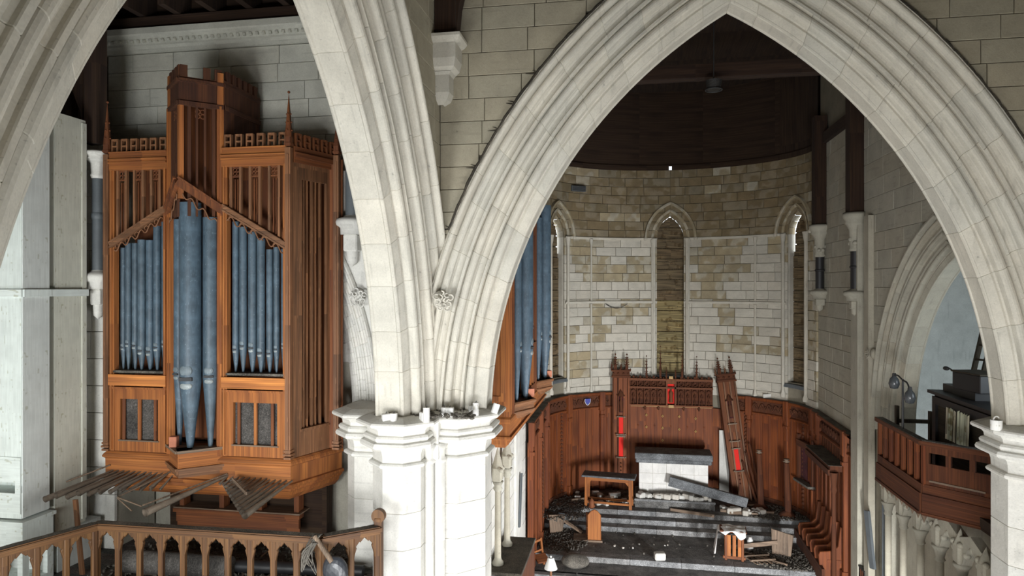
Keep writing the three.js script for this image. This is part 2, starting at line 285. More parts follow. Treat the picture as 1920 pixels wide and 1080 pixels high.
// grime and cobwebs lodged along the top of the hood mould
for (const [s, t0, t1] of [[-1, 0.33, 0.97], [1, 0.45, 0.97]]) { const n = 90, row = (r, d) => [...Array(n + 1)].map((_, i) => { const t = t0 + (t1 - t0) * i / n, rr_ = r + (N32(i * 0.9, s + 5) - 0.5) * 0.022, th = t * Math.acos((CH.R - CH.s) / (CH.R + rr_)); return [AX + s * ((CH.R + rr_) * Math.cos(th) - (CH.R - CH.s)), CH.yc + (CH.R + rr_) * Math.sin(th), EZ - d]; });
  mesh('grime', grid(s < 0 ? [row(0.96, -0.07), row(0.99, -0.06), row(1.01, -0.02), row(1.02, 0.0)] : [row(1.02, 0.0), row(1.01, -0.02), row(0.99, -0.06), row(0.96, -0.07)]), M.dirt, archChancel); }
for (const t of [0.34, 0.45, 0.52, 0.57, 0.63]) { const th = t * 1.09, R = CH.R + 1.0, p = [AX - (R * Math.cos(th) - (CH.R - CH.s)), CH.yc + R * Math.sin(th), EZ + 0.01]; mesh('cobweb', [bar(p, [p[0] - rr(0.08, 0.16), p[1] + rr(-0.01, 0.02), p[2]], 0.002, 0.012, 5), bar([p[0], p[1] + 0.03, p[2]], [p[0] - rr(0.04, 0.1), p[1] + 0.05, p[2]], 0.002, 0.008, 5)], M.dirt, archChancel); }
// north wall of the crossing, with the arch to the transept
const wallNorth = struct('wall_north', 'pale stone wall around the pointed arch before the organ', 'wall');
{
  const top = 7, ys = [...Array(24)].map((_, i) => -2 + i * (6.2 / 23)), zw = 0.6;
  for (const s of [-1, 1]) {
    const edge = ys.map((y) => [NA.zc + s * outer(NA, y), y]), side = s < 0 ? EZ - 0.2 : zw;
    const g = extrude([[side, -2], ...edge.map(([x, y]) => [s < 0 ? Math.max(x, side) : Math.min(x, side), y]), [NA.zc, 4.2], [NA.zc, top], [side, top]], 0.5);
    g.rotateY(-PI / 2);                     // shape x -> z, thickness -> -x
    mesh('mortar', g.translate(NX - 0.06, 0, 0), M.mortar, wallNorth);
  }
  const px = (a, y, o) => [NX - 0.06 + o, y, -a];
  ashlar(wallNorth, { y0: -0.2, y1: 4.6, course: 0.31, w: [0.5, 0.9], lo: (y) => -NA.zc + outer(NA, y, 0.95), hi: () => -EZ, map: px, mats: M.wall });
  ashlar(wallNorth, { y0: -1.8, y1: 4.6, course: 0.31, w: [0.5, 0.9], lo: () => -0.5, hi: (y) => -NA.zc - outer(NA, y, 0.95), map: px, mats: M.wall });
}
const archNorth = struct('wall_transept_arch', 'moulded pointed stone arch in front of the organ loft', 'arch');
for (const s of [-1, 1]) limb(archNorth, NA, (off, y, d) => { return [NX - d, y, NA.zc + s * off]; }, M.arch);

// ---------- piers ----------
function plan(k) { return k; }
const PIER = [[-4.2, -10.6], [-4.2, -9.65], [-4.02, -9.47], [-3.6, -9.47], [-3.6, -9.13], [-3.37, -8.9], [-3.08, -8.9], [-2.886, -9.094], [-2.886, -9.48], [-2.47, -9.48], [-2.13, -9.82], [-2.13, -10.25], [-2.5, -10.6]];   // plan (x, z), seen from above
function pier(name, label, mirror) {
  const G = struct(name, label, 'pier'), mx = (x) => mirror ? 2 * AX - x : x;
  const poly = PIER.map(([x, z]) => [x, -z]);                // y = -z: clockwise seen this way
  const area = poly.reduce((s, p, i) => { const q = poly[(i + 1) % poly.length]; return s + p[0] * q[1] - q[0] * p[1]; }, 0), sg = area > 0 ? -1 : 1;
  const ring = (off, y) => insetPoly(poly, sg * off * 1).map(([x, w]) => [mx(x), y, -w]);
  const loft = (levels, cap) => { const rows = levels.map(([o, y]) => { const r = ring(o, y); return [...r, r[0]]; }); const g = [grid(rows)];
    if (cap) { const r = ring(levels[levels.length - 1][0], 0), y = levels[levels.length - 1][1], pos = []; for (const t of THREE.ShapeUtils.triangulateShape(r.map((p) => new THREE.Vector2(p[0], p[2])), [])) for (const i of t) pos.push(r[i][0], y, r[i][2]); g.push(geo(pos)); } return g; };
  let y = -2.47; for (let i = 0; i < 13; i++) { const h = i ? 0.5 : 0.62; mesh('drum', loft([[-0.012, y - h], [0, y - h + 0.006], [0, y - 0.006], [-0.012, y]]), any(M.pier), G); y -= h; }
  // nook shafts between the two responds
  for (const [x, z, r] of [[-2.83, -9.3, 0.066], [-2.71, -9.41, 0.082]]) { let yy = -2.47; for (let i = 0; i < 13; i++) { const h = i ? 0.5 : 0.62; mesh('nook_shaft', lathe([[r - 0.005, yy - h], [r, yy - h + 0.006], [r, yy - 0.006], [r - 0.005, yy]], 12, mx(x), 0, z), any(M.pier), G); yy -= h; } }
  mesh('nook_backing', [b3(Math.min(mx(-2.9), mx(-2.7)), Math.max(mx(-2.9), mx(-2.7)), -9, -2.2, -9.6, -9.36)], M.pier[1], G);
  for (const [x, z, r] of [[-2.83, -9.3, 0.066], [-2.71, -9.41, 0.082]]) mesh('nook_capital', lathe([[r, -2.48], [r + 0.03, -2.46], [r + 0.03, -2.42], [r, -2.4], [r + 0.005, -2.3], [r + 0.05, -2.2], [0, -2.19]], 12, mx(x), 0, z), any(M.pier), G);
  // capital: astragal, bell, upper roll, hollow, abacus
  const cap = [
    ['astragal', [[0.0, -2.48], [0.035, -2.47], [0.055, -2.45], [0.055, -2.425], [0.035, -2.405], [0.0, -2.395]]],
    ['capital_bell', [[0.0, -2.4], [0.004, -2.3], [0.02, -2.24], [0.05, -2.2]]],
    ['capital_roll', [[0.05, -2.2], [0.135, -2.195], [0.16, -2.175], [0.168, -2.145], [0.15, -2.11], [0.105, -2.095], [0.12, -2.075], [0.125, -2.045], [0.105, -2.02], [0.07, -2.01]]],
    ['capital_hollow', [[0.07, -2.01], [0.075, -1.96], [0.1, -1.925], [0.105, -1.915], [0.135, -1.91], [0.14, -1.895]]],
    ['abacus', [[0.14, -1.895], [0.19, -1.89], [0.212, -1.872], [0.216, -1.845], [0.2, -1.825], [0.15, -1.805], [0.03, -1.77]]],
  ];
  mesh('capital_core', b3(Math.min(mx(-2.98), mx(-2.69)), Math.max(mx(-2.98), mx(-2.69)), -2.42, -1.8, -9.7, -9.29), M.pier[0], G);
  for (const [n, lv] of cap) mesh(n, loft(lv, n === 'abacus'), any(M.pier), G);
  return G;
}
pier('wall_pier_north', 'tall white clustered stone pier with a moulded capital between the two arches', false);
pier('wall_pier_south', 'white clustered stone pier at the frame edge carrying a small white mug', true);
// the block of masonry above the pier, behind the mouldings
{ const g = struct('wall_pier_core', 'stone core behind the arch mouldings', 'wall'); mesh('core', [b3(-3.4, -2.98, -1.85, 6, -10.6, -9.8), b3(2 * AX + 2.98, 2 * AX + 3.4, -1.85, 6, -10.6, -9.8)], M.mortar, g); }

// carved label stops
function boss(x, y, z, s, m, label, turn = 0) {
  const o = thing('carved_boss', label, 'boss', [x, y, z], turn); const g = [ball(s * 0.8, 0, 0, -s * 0.2, 1, 1.15, 0.8)], c = [];
  for (let i = 0; i < 11; i++) { const a = i * 2.4, q = s * (0.2 + 0.6 * Math.sqrt(i / 11)), zz = Math.sqrt(Math.max(0.02, s * s * 0.7 - q * q * 0.6)); c.push(new THREE.TorusGeometry(s * rr(0.17, 0.26), s * 0.085, 6, 10, rr(3.6, 5.4)).rotateZ(rnd() * 6).rotateX(rr(-0.5, 0.5)).translate(q * Math.cos(a), q * Math.sin(a) * 1.1, zz - s * 0.12)); }
  mesh('boss_body', g, m, o); for (const t of c) mesh('carved_leaf', t, m, o); return o;
}
boss(-2.66, -0.17, -9.34, 0.15, M.arch[0], 'carved foliage boss where the two great arches meet above the white pier', 0.5);

// corner corbel with the foot of a roof bracket
{
  const c = thing('wall_corbel', 'white stone corbel high in the corner under a dark roof bracket', 'corbel', [-2.7, 2.6, -9.4]);
  const shape = (w, d, pts) => grid(pts.map(([o, y]) => [[-0.02, y, d * o], [w * o, y, d * o], [w * o, y, -0.02]]));
  mesh('corbel_foot', shape(0.2, 0.24, [[0.35, -0.02], [0.8, 0.03], [1, 0.12], [1, 0.36], [1.15, 0.4]]), M.arch[1], c);
  mesh('corbel_block', shape(0.32, 0.36, [[0.72, 0.4], [0.9, 0.45], [1, 0.56], [1, 0.76]]), M.arch[2], c);
  mesh('corbel_cap', [...[shape(0.4, 0.44, [[0.8, 0.76], [0.92, 0.79], [1, 0.83], [1, 0.87], [0.8, 0.9], [0.02, 0.9]])]], M.arch[0], c);
  const t = thing('roof_bracket', 'dark curved timber roof bracket standing on the corner corbel', 'beam', [-2.7, 3.5, -9.4]);
  const pts = [[0, 0, 0], [0.06, 0, 0.05]];
  mesh('post', b3(0.01, 0.3, 0, 3.4, 0.01, 0.3), M.beam, t);
  mesh('brace', extrude([[0.3, 0], [0.34, 0.4], [0.46, 0.9], [0.8, 1.6], [1.4, 2.3], [1.4, 2.7], [0.3, 2.7]], 0.2).rotateY(0).translate(0, 0, 0.05), M.beam, t);
}
// nave: floor, ceiling, side and west walls with the windows that light the place
{
  const f = struct('floor', 'nave and crossing floor', 'floor'); mesh('slab', b3(-2.7, SX, -9.3, -9, -10.6, 5.4), M.stepStone[0], f);
  const fg = struct('added_west_baffle', 'added unseen boards keeping the west light off the upper walls', 'floor'); mesh('boards', b3(NX, SX, -3.4, -3.2, 1.0, 5.2), M.oakDark[0], fg); mesh('front', b3(NX, SX, -3.4, -2.2, 0.95, 1.02), M.oakDark[1], fg);  // boards added out of view to shade the upper walls from the west window
  const ce = struct('ceiling', 'dark boarded timber roof', 'ceiling'); mesh('boards', b3(-13, 11, 7, 7.3, -27, 5.6), M.darkWood, ce);
  const ws = struct('wall_south', 'south wall of the crossing and nave', 'wall'); mesh('masonry', [b3(SX, SX + 0.6, -9, 7, -9.4, -5), b3(SX, SX + 0.6, -9, 7, -1, 5.4), b3(SX, SX + 0.6, -5.1, 7, -5, -1), b3(SX, SX + 0.6, -9, -8.1, -5, -1)], M.wall[0], ws); const wsi = struct('window_7', 'low window in the south wall', 'window'); mesh('glazing', b3(SX + 0.2, SX + 0.24, -8.1, -5.1, -5, -1), M.sky, wsi);
  const wn = struct('wall_nave', 'north wall of the nave', 'wall'); mesh('masonry', b3(NX - 0.6, NX, -9, 7, 0.55, 5.4), M.wall[1], wn); mesh('lower', b3(NX - 1, NX, -9, -1.8, -2.3, 0.6), M.wall[1], wn);
  const ww = struct('wall_west', 'west wall of the nave', 'wall'); const [x0, x1, y0, y1] = [-2.6, 4.0, -7.6, -3.6];
  mesh('masonry', [b3(NX, x0, -9, 7, 5.2, 5.8), b3(x1, SX, -9, 7, 5.2, 5.8), b3(x0, x1, -9, y0, 5.2, 5.8), b3(x0, x1, y1, 7, 5.2, 5.8)], M.wall[2], ww);
  const w1 = struct('window_1', 'large west window', 'window'); mesh('glazing', b3(x0, x1, y0, y1, 5.3, 5.35), M.sky, w1);
  for (let i = 1; i < 4; i++) mesh('mullion', b3(x0 + i * 1.65 - 0.06, x0 + i * 1.65 + 0.06, y0, y1, 5.25, 5.4), M.wall[2], w1);
}

// ---------- north transept: shell, organ wall ----------
const OZ = -10.4;
{
  const w = struct('wall_organ', 'white ashlar wall above and beside the pipe organ', 'wall');
  mesh('mortar', [b3(-10.6, -2.9, -9, 4.5, OZ - 0.5, OZ - 0.06)], M.mortarPale, w);
  ashlar(w, { y0: 1.6, y1: 4.0, course: 0.32, w: [0.5, 1.1], lo: () => -8.92, hi: () => -3.6, map: (a, y, o) => [a, y, OZ - 0.06 + o], mats: M.organWall });
  ashlar(w, { y0: -1.2, y1: 1.6, course: 0.32, w: [0.4, 0.7], lo: () => -4.75, hi: () => -3.6, map: (a, y, o) => [a, y, OZ - 0.06 + o], mats: M.pier });
  mesh('pilaster_core', b3(-8.78, -8.02, -9, 2.3, OZ, -9.52), M.mortarPale, w);
  ashlar(w, { y0: -4.1, y1: 2.3, course: 0.42, w: [0.4, 0.6], lo: () => -8.8, hi: () => -8.0, map: (a, y, o) => [a, y, -9.52 + o], mats: M.pier });
  const prof = [[0, 4.0], [0.05, 4.0], [0.06, 4.06], [0.1, 4.1], [0.1, 4.13], [0.14, 4.2], [0.2, 4.24], [0.22, 4.26], [0.22, 4.36], [0.12, 4.4], [0, 4.4]];
  mesh('cornice', grid([-8.97, -3.5].map((x) => prof.map(([o, y]) => [x, y, OZ + o]))), M.organWall[0], w);
  mesh('cornice_end', extrude(prof.map(([o, y]) => [o, y]), 0.01).rotateY(-PI / 2).translate(-8.965, 0, OZ), M.organWall[0], w);
  for (let i = 0; i < 46; i++) mesh('dentil', cbx(0.055, 0.05, 0.05, 0.008, -8.8 + i * 0.115, 4.165, OZ + 0.135), any(M.organWall), w);
  const e = struct('wall_transept_north', 'north wall of the transept', 'wall'); mesh('masonry', b3(-11, -10.5, -9, 3, -10.9, 0.6), M.wall[3], e);
  const ww = struct('wall_transept_west', 'west wall of the transept', 'wall'); mesh('masonry', [b3(-10.6, -7.1, -9, 7, 0.5, 1.1), b3(-3.7, -3.0, -9, 7, 0.5, 1.1), b3(-7.1, -3.7, -1.3, 7, 0.5, 1.1), b3(-7.1, -3.7, -9, -4.7, 0.5, 1.1)], M.wall[0], ww);
  const wi = struct('window_2', 'tall transept window', 'window'); mesh('glazing', b3(-7.1, -3.7, -4.7, -1.3, 0.7, 0.75), M.sky, wi);
  for (let i = 1; i < 3; i++) mesh('mullion', b3(-7.1 + i * 1.13 - 0.06, -7.1 + i * 1.13 + 0.06, -4.7, -1.3, 0.6, 0.8), M.wall[0], wi);
  const fw = struct('added_transept_baffle', 'added unseen boards keeping the window light off the upper organ', 'floor'); mesh('boards', b3(-10.5, -3.75, -1.1, -0.95, -1.6, 0.5), M.oakDark[0], fw);  // unseen boards added to cut the upward light from this window
  // dark roof: wall plate, rafters and a boarded slope on the north
  const r = struct('ceiling_transept', 'dark timber roof of the transept over the organ', 'ceiling');
  mesh('wall_plate', b3(-9.1, -3.2, 4.4, 4.58, OZ - 0.3, OZ + 0.12), M.beam, r);
  mesh('boards', [b3(-10.6, -2.9, 5.6, 5.7, -10.9, 0.6), bar([-9.2, 5.6, -5], [-10.6, 2.4, -5], 0.06, 11)], M.darkWood, r);
  mesh('back_board', b3(-10.6, -8.97, 2.2, 5.6, OZ - 0.03, OZ + 0.01), M.darkWood, r); mesh('back_board', b3(-10.6, -8.78, -9, 5.6, -9.7, -9.6), M.darkWood, r);
  mesh('end_board', b3(-9, -3, 4.58, 5.6, OZ - 0.3, OZ - 0.2), M.darkWood, r);
  for (let i = 0; i < 9; i++) mesh('rafter', b3(-8.9 + i * 0.66, -8.78 + i * 0.66, 4.6, 5.6, OZ - 0.2, OZ + 0.5), M.beam, r);
  // organ chamber arch, seen between organ and pier
  const a = struct('wall_organ_arch', 'moulded stone arch springing from the pier behind the organ', 'arch');
  const OA = { s: 2.45, R: 4.9, yc: -1.95, c: -6.88 };
  limb(a, OA, (off, y, d) => [OA.c + off, y, -10.12 - d], M.pier, { t1: 0.5, scale: 0.55 });
  mesh('spandrel', extrude([[-3.2, -1.9], [-3.2, 1.85], [-4.85, 1.85], ...[...Array(9)].map((_, i) => { const t = 0.52 - 0.52 * i / 8, th = t * Math.acos((OA.R - OA.s) / (OA.R + 0.5)); return [OA.c + (OA.R + 0.5) * Math.cos(th) - (OA.R - OA.s), OA.yc + (OA.R + 0.5) * Math.sin(th)]; })], 0.4).translate(0, 0, -10.54), M.pier[1], a);
  boss(-4.22, -0.14, -10.08, 0.15, M.pier[0], 'carved foliage boss on the white wall between organ and pier', 0.35);
}
// wall shafts of the transept: capital, dark shaft, base and pendant corbel
function wallShaft(o, shaftMat, stone, { r = 0.1, top = 0.7, mid = 1.6, foot = 0.6 }) {      // local y 0 = underside of the shaft
  mesh('capital', lathe([[r * 0.95, mid], [r * 1.05, mid + 0.02], [r * 1.25, mid + 0.05], [r * 1.05, mid + 0.08], [r * 1.15, mid + top * 0.55], [r * 1.6, mid + top * 0.68], [r * 1.95, mid + top * 0.72], [r * 1.75, mid + top * 0.78], [r * 2.2, mid + top * 0.86], [r * 2.3, mid + top * 0.93], [r * 2.2, mid + top], [0, mid + top]], 16), stone, o);
  const s = mesh('shaft', cyl(r * 0.9, r * 0.9, mid, 0, mid / 2, 0, 14), shaftMat, o); mesh('shaft_ring', lathe([[r * 0.9, mid * 0.58], [r * 1.06, mid * 0.6], [r * 1.06, mid * 0.63], [r * 0.9, mid * 0.65]], 14), shaftMat, s);
  mesh('base', lathe([[0, -0.22], [r * 1.5, -0.22], [r * 1.55, -0.12], [r * 2.1, -0.08], [r * 2.2, -0.03], [r * 2.05, 0.02], [r * 1.2, 0.05], [r * 0.9, 0.08]], 16), stone, o);
  mesh('pendant', [cbx(r * 1.9, foot * 0.55, r * 1.7, 0.02, 0, -0.22 - foot * 0.27, 0), lathe([[0, -0.24 - foot], [r * 0.7, -0.22 - foot * 0.9], [r * 0.8, -0.2 - foot * 0.5]], 10)], stone, o);
}
{
  const s = thing('wall_shaft', 'stone wall shaft with grey drum at the outer side of the organ', 'column', [-8.2, 0.2, -9.36]); wallShaft(s, M.slate, M.pier[0], { r: 0.095, mid: 1.5, top: 0.42, foot: 0.45 });
  const q = thing('wall_shaft', 'stone wall corbel with shaft squeezed between organ and moulded arch', 'column', [-4.3, 1.05, -10.05]); wallShaft(q, M.slate, M.pier[1], { r: 0.12, mid: 1.5, top: 0.4, foot: 0.48 });
  const t = thing('roof_post', 'dark timber post rising from the capital beside the organ', 'beam', [-8.3, 2.25, -9.42]);
  mesh('post', bx(0.22, 2.8, 0.22, 0, 1.4, 0), M.beam, t); mesh('brace', extrude([[-0.1, 0], [-0.2, 0.5], [-0.5, 1.2], [-1.1, 2.0], [-1.1, 2.3], [-0.1, 2.3]], 0.16).translate(0, 0, -0.08), M.beam, t);
}
// ---------- painted wind trunks at the frame edge ----------
{
  const o = thing('organ_wind_box', 'tall pale painted wooden organ wind box with slots near its foot', 'box', [-8.3, -4.1, -8.2]);
  mesh('casing', [b3(-2, 0.1, 0.95, 1.3, -0.24, 0.2), b3(-2, 0.1, 1.45, 7.0, -0.24, 0.2), b3(-2, 0.1, 1.3, 1.45, -0.24, -0.1)], M.paint, o);
  mesh('side_panel', b3(0.1, 0.115, 0.96, 7.0, -0.24, 0.19), M.paintGrey, o);  // greyer copy of the casing paint, standing for shade on this face
  mesh('rail', [b3(-2, 0.1, 1.75, 1.79, 0.2, 0.215), b3(-2, 0.1, 1.02, 1.3, 0.2, 0.22), b3(-2, 0.1, 1.45, 1.75, 0.2, 0.22), b3(0.02, 0.1, 1.3, 1.45, 0.2, 0.22)], M.paint, o);
  
  mesh('batten', [b3(-2, 0.13, 3.98, 4.08, 0.2, 0.235), b3(0.115, 0.15, 3.98, 4.08, -0.24, 0.2)], M.paint, o);
  const p = thing('wind_chest', 'low pale painted wooden chest with open bays under the wind box', 'box', [-8.25, -4.1, -8.15]);
  mesh('frame', [b3(-2, 0.12, 0.55, 0.88, -0.3, 0.2), b3(0.04, 0.12, 0, 0.55, 0.1, 0.2), b3(-0.5, -0.36, 0, 0.55, 0.1, 0.2), b3(0.04, 0.12, 0, 0.55, -0.3, -0.2), b3(-2, 0.12, 0, 0.08, -0.3, 0.2)], M.paint, p);
  mesh('back_board', b3(-2, 0.0, 0.05, 0.55, -0.3, -0.27), M.paintGrey, p); mesh('lid', b3(-2, 0.15, 0.88, 0.93, -0.32, 0.23), M.paint, p);
  const q = thing('organ_wind_box', 'cream painted organ trunk set back between wind box and stone wall', 'box', [-8.35, -4.1, -8.85]);
  mesh('casing', b3(-1.6, 0.13, 0.55, 6.65, -0.28, 0.28), M.paintCream, q); mesh('batten', b3(0.13, 0.15, 0.6, 6.6, -0.28, -0.2), M.paintCream, q);
  mesh('cross_batten', b3(0.15, 0.19, 3.98, 4.08, -0.28, 0.4), M.paint, q); mesh('plinth', b3(-1.6, 0.2, 0, 0.55, -0.5, 0.3), M.paintGrey, q);
  const c = thing('wall_switch', 'small pale cast box on the stone wall beside the cream trunk', 'box', [-8.68, -2.05, -9.4]); mesh('box', cbx(0.09, 0.32, 0.1, 0.012, 0, 0.16, 0), M.paintCream, c); mesh('cover', cbx(0.07, 0.24, 0.02, 0.006, 0.01, 0.16, 0.055), M.paintGrey, c);
  single('loose_board', 'loose brown board leaning upright behind the fallen organ pipes', 'board', bar([0, 0, 0], [-0.16, 1.05, -0.05], 0.09, 0.03), M.oakWorn[0], [-7.75, -4.1, -8.55]);
}
// ---------- organ loft floor and balustrade ----------
{
  const f = struct('floor_gallery', 'dusty plank floor of the organ loft', 'floor');
  mesh('joists', b3(-10.5, -3.3, -4.6, -4.16, -10.4, -6.3), M.beam, f);
  for (let i = 0; i < 22; i++) mesh('plank', b3(-10.4, -3.35, -4.16, -4.1 + rr(-0.006, 0), -10.38 + i * 0.182, -10.38 + i * 0.182 + 0.174), mat(T.dust, [0.2 + rr(-0.03, 0.03), 0.185, 0.17], 1, T.woodB, 0.003), f);
  const rail = (name, label, a, b, n, mats, posts) => {
    const L = Math.hypot(b[0] - a[0], b[1] - a[1]), ang = Math.atan2(-(b[1] - a[1]), b[0] - a[0]);
    const o = thing(name, label, 'balustrade', [a[0], -4.1, a[1]], ang);
    mesh('hand_rail', [b3(-0.05, L + 0.05, 0.94, 0.985, -0.075, 0.075), b3(-0.03, L + 0.03, 0.985, 1.0, -0.055, 0.055), b3(-0.03, L + 0.03, 0.905, 0.94, -0.05, 0.05)], mats[0], o);
    mesh('dust', grid([-0.06, 0.06].map((z) => [...Array(24)].map((_, i) => [L * i / 23, 1.003 + rr(0, 0.01) * (1 - Math.abs(z) * 8), -z]))), M.rubble, o);
    mesh('bottom_rail', b3(0, L, 0.06, 0.14, -0.045, 0.045), mats[1], o);
    const w = L / n, arch = () => { const h = w - 0.066, pts = []; const k = h / 2; pts.push([-k, 0.905], [-k, 0.64], [-k + 0.012, 0.69], [-k * 0.74, 0.765], [-k * 0.82, 0.785], [-k * 0.46, 0.845], [-k * 0.4, 0.83], [0, 0.885], [k * 0.4, 0.83], [k * 0.46, 0.845], [k * 0.82, 0.785], [k * 0.74, 0.765], [k - 0.012, 0.69], [k, 0.64], [k, 0.905]); return extrude(pts.reverse(), 0.05, 0.008).translate(0, 0, -0.025); };
    for (let i = 0; i <= n; i++) mesh('baluster', cbx(0.07, 0.8, 0.07, 0.012, i * w, 0.51, 0), any(mats), o);
    for (let i = 0; i < n; i++) mesh('pointed_head', arch().translate((i + 0.5) * w, 0, 0), any(mats), o);
    return o;
  };
  rail('loft_balustrade', 'long front balustrade of the organ loft with pointed arch heads', [-6.98, -7.95], [-3.85, -8.0], 10, M.railWood);
  rail('loft_balustrade', 'balustrade run turning towards the pale wind boxes', [-7.65, -6.35], [-6.98, -7.9], 5, M.railWood);
  rail('loft_balustrade', 'short balustrade run ending against the white pier', [-3.8, -8.02], [-3.28, -8.45], 2, M.railWood);
  const p = thing('newel_post', 'wooden newel with rounded head against the white pier', 'post', [-3.27, -4.1, -8.5]); mesh('post', cbx(0.1, 1.1, 0.1, 0.012, 0, 0.55, 0), M.railWood[0], p); mesh('head', [cyl(0.09, 0.09, 0.08, 0, 1.12, 0, 16, PI / 2)], M.railWood[1], p);
  const w = thing('wire_bundle', 'tangle of grey wires and a pipe hung over the balustrade corner', 'wire', [-3.86, -3.1, -7.93]);
  for (let i = 0; i < 13; i++) mesh('wire', tube([[rr(-0.06, 0.04), 0.0, -0.12], [rr(-0.05, 0.05), 0.03, 0.0], [rr(-0.1, 0), -0.1, 0.1], [rr(-0.16, 0.06), -0.25 - rnd() * 0.2, 0.1], [rr(-0.14, 0), -0.16, 0.13], [rr(-0.02, 0.05), -0.03, 0.1]], 0.006, 20, 5), M.rubble, w);
  mesh('pipe', bar([-0.02, 0.02, 0.02], [0.26, -0.24, 0.12], 0.035, 0.03, 12), M.oakGrey[0], w);
  const bb = thing('black_bag', 'crumpled dark plastic sheet beside the balustrade corner', 'bag', [-3.58, -4.1, -7.85]);
  const g = new THREE.IcosahedronGeometry(0.14, 3); { const q = g.attributes.position; for (let i = 0; i < q.count; i++) { const k = 0.75 + 0.5 * N16(q.getX(i) * 9 + 4, q.getY(i) * 9 + q.getZ(i) * 7); q.setXYZ(i, q.getX(i) * k, q.getY(i) * k * 1.5, q.getZ(i) * k * 0.6); } g.computeVertexNormals(); } mesh('sheet', g.translate(0, 0.6, 0), mat(null, [0.03, 0.033, 0.04], 0.35), bb);
  const r = thing('rolled_carpet', 'dark rolled carpet lying behind the balustrade', 'carpet', [-7.2, -4.1, -8.75], 0.1); mesh('roll', [bar([0, 0.16, 0], [1.6, 0.14, 0.1], 0.16, 0.16, 16)], M.cloth, r);
  single('black_pipe', 'black pipe lying along the loft floor below the organ', 'pipe', bar([0, 0.09, 0], [2.0, 0.09, -0.15], 0.08, 0.09, 12), M.black, [-5.75, -4.1, -9.0]);
  for (let i = 0; i < 26; i++) { const a = rnd() * 6; single('wood_splinter', 'thin broken wooden splinter on the loft floor', 'splinter', bar([0, 0.012, 0], [Math.cos(a) * rr(0.15, 0.5), 0.02, Math.sin(a) * rr(0.1, 0.4)], 0.025, 0.012), any(M.oakGrey), [rr(-7.3, -3.9), -4.1, rr(-9.6, -8.15)], 0, 'splinters on the organ loft floor'); }
}

// ---------- the pipe organ ----------
function absIn(o) { const p = o.position; return (name, geos, m, parent = o) => { const list = (Array.isArray(geos) ? geos : [geos]).map(strip); for (const g of list) g.translate(-p.x, -(p.y - H), -p.z); return mesh(name, list, m, parent); }; }   // part given in place
function sweepOpen(pts, prof) {      // plan polyline (x, z) from left to right as seen from the front, profile of [outwards, y]
  const n = pts.length, N = pts.map((p, i) => { const a = pts[Math.max(0, i - 1)], b = pts[Math.min(n - 1, i + 1)]; const d = (u, v) => { const x = v[0] - u[0], z = v[1] - u[1], l = Math.hypot(x, z) || 1; return [-z / l, x / l]; };
    const n1 = i ? d(a, p) : d(p, b), n2 = i < n - 1 ? d(p, b) : n1; const k = 1 + n1[0] * n2[0] + n1[1] * n2[1]; return [(n1[0] + n2[0]) / k, (n1[1] + n2[1]) / k]; });
  return grid(prof.map(([o, y]) => pts.map((p, i) => [p[0] + N[i][0] * o, y, p[1] + N[i][1] * o])));
}
// a flue pipe with its mouth; local origin at the tip of the foot, mouth towards +z
function organPipe(parent, [x, y, z], r, foot, len, m, turn = 0) {
  const lipW = r * 1.25;
  const p = mesh('pipe', [cyl(r * 0.28, r, foot, 0, foot / 2, 0, 18), cyl(r, r, len, 0, foot + len / 2, 0, 18, 0, 0)], m, parent); p.position.set(x, y, z); p.rotation.y = turn;
  mesh('mouth_slot', cbx(lipW, r * 0.34, r * 0.3, 0.004, 0, foot + r * 0.35, r * 0.9), M.slot, p);  // dark block painted in for the unlit opening of the mouth
  const shield = (s, dy) => new THREE.SphereGeometry(r * 0.62, 12, 8).scale(1, 0.95, 0.3).translate(0, dy, r * s);
  mesh('upper_lip', [shield(0.86, foot + r * 1.15)], M.lip, p);
  mesh('lower_lip', [new THREE.SphereGeometry(r * 0.6, 12, 8).scale(1, 0.62, 0.35).translate(0, foot - r * 0.3, r * 0.82)], M.lipBright, p);
  return p;
}
function merlons(put, a, b, y, parent, m) {     // open battlements between two plan points
  const L = Math.hypot(b[0] - a[0], b[1] - a[1]), n = Math.max(2, Math.round(L / 0.17)), ang = Math.atan2(-(b[1] - a[1]), b[0] - a[0]);
  for (let i = 0; i < n; i++) { const t = (i + 0.5) / n, x = a[0] + (b[0] - a[0]) * t, z = a[1] + (b[1] - a[1]) * t;
    const f = (w, h, dx, dy) => bx(w, h, 0.06, dx, y + dy, 0).rotateY(ang).translate(x, 0, z);
    put('merlon', [f(0.022, 0.17, -0.045, 0.085), f(0.022, 0.17, 0.045, 0.085), f(0.11, 0.03, 0, 0.185), f(0.07, 0.02, 0, 0.09)], any(m), parent); }
}
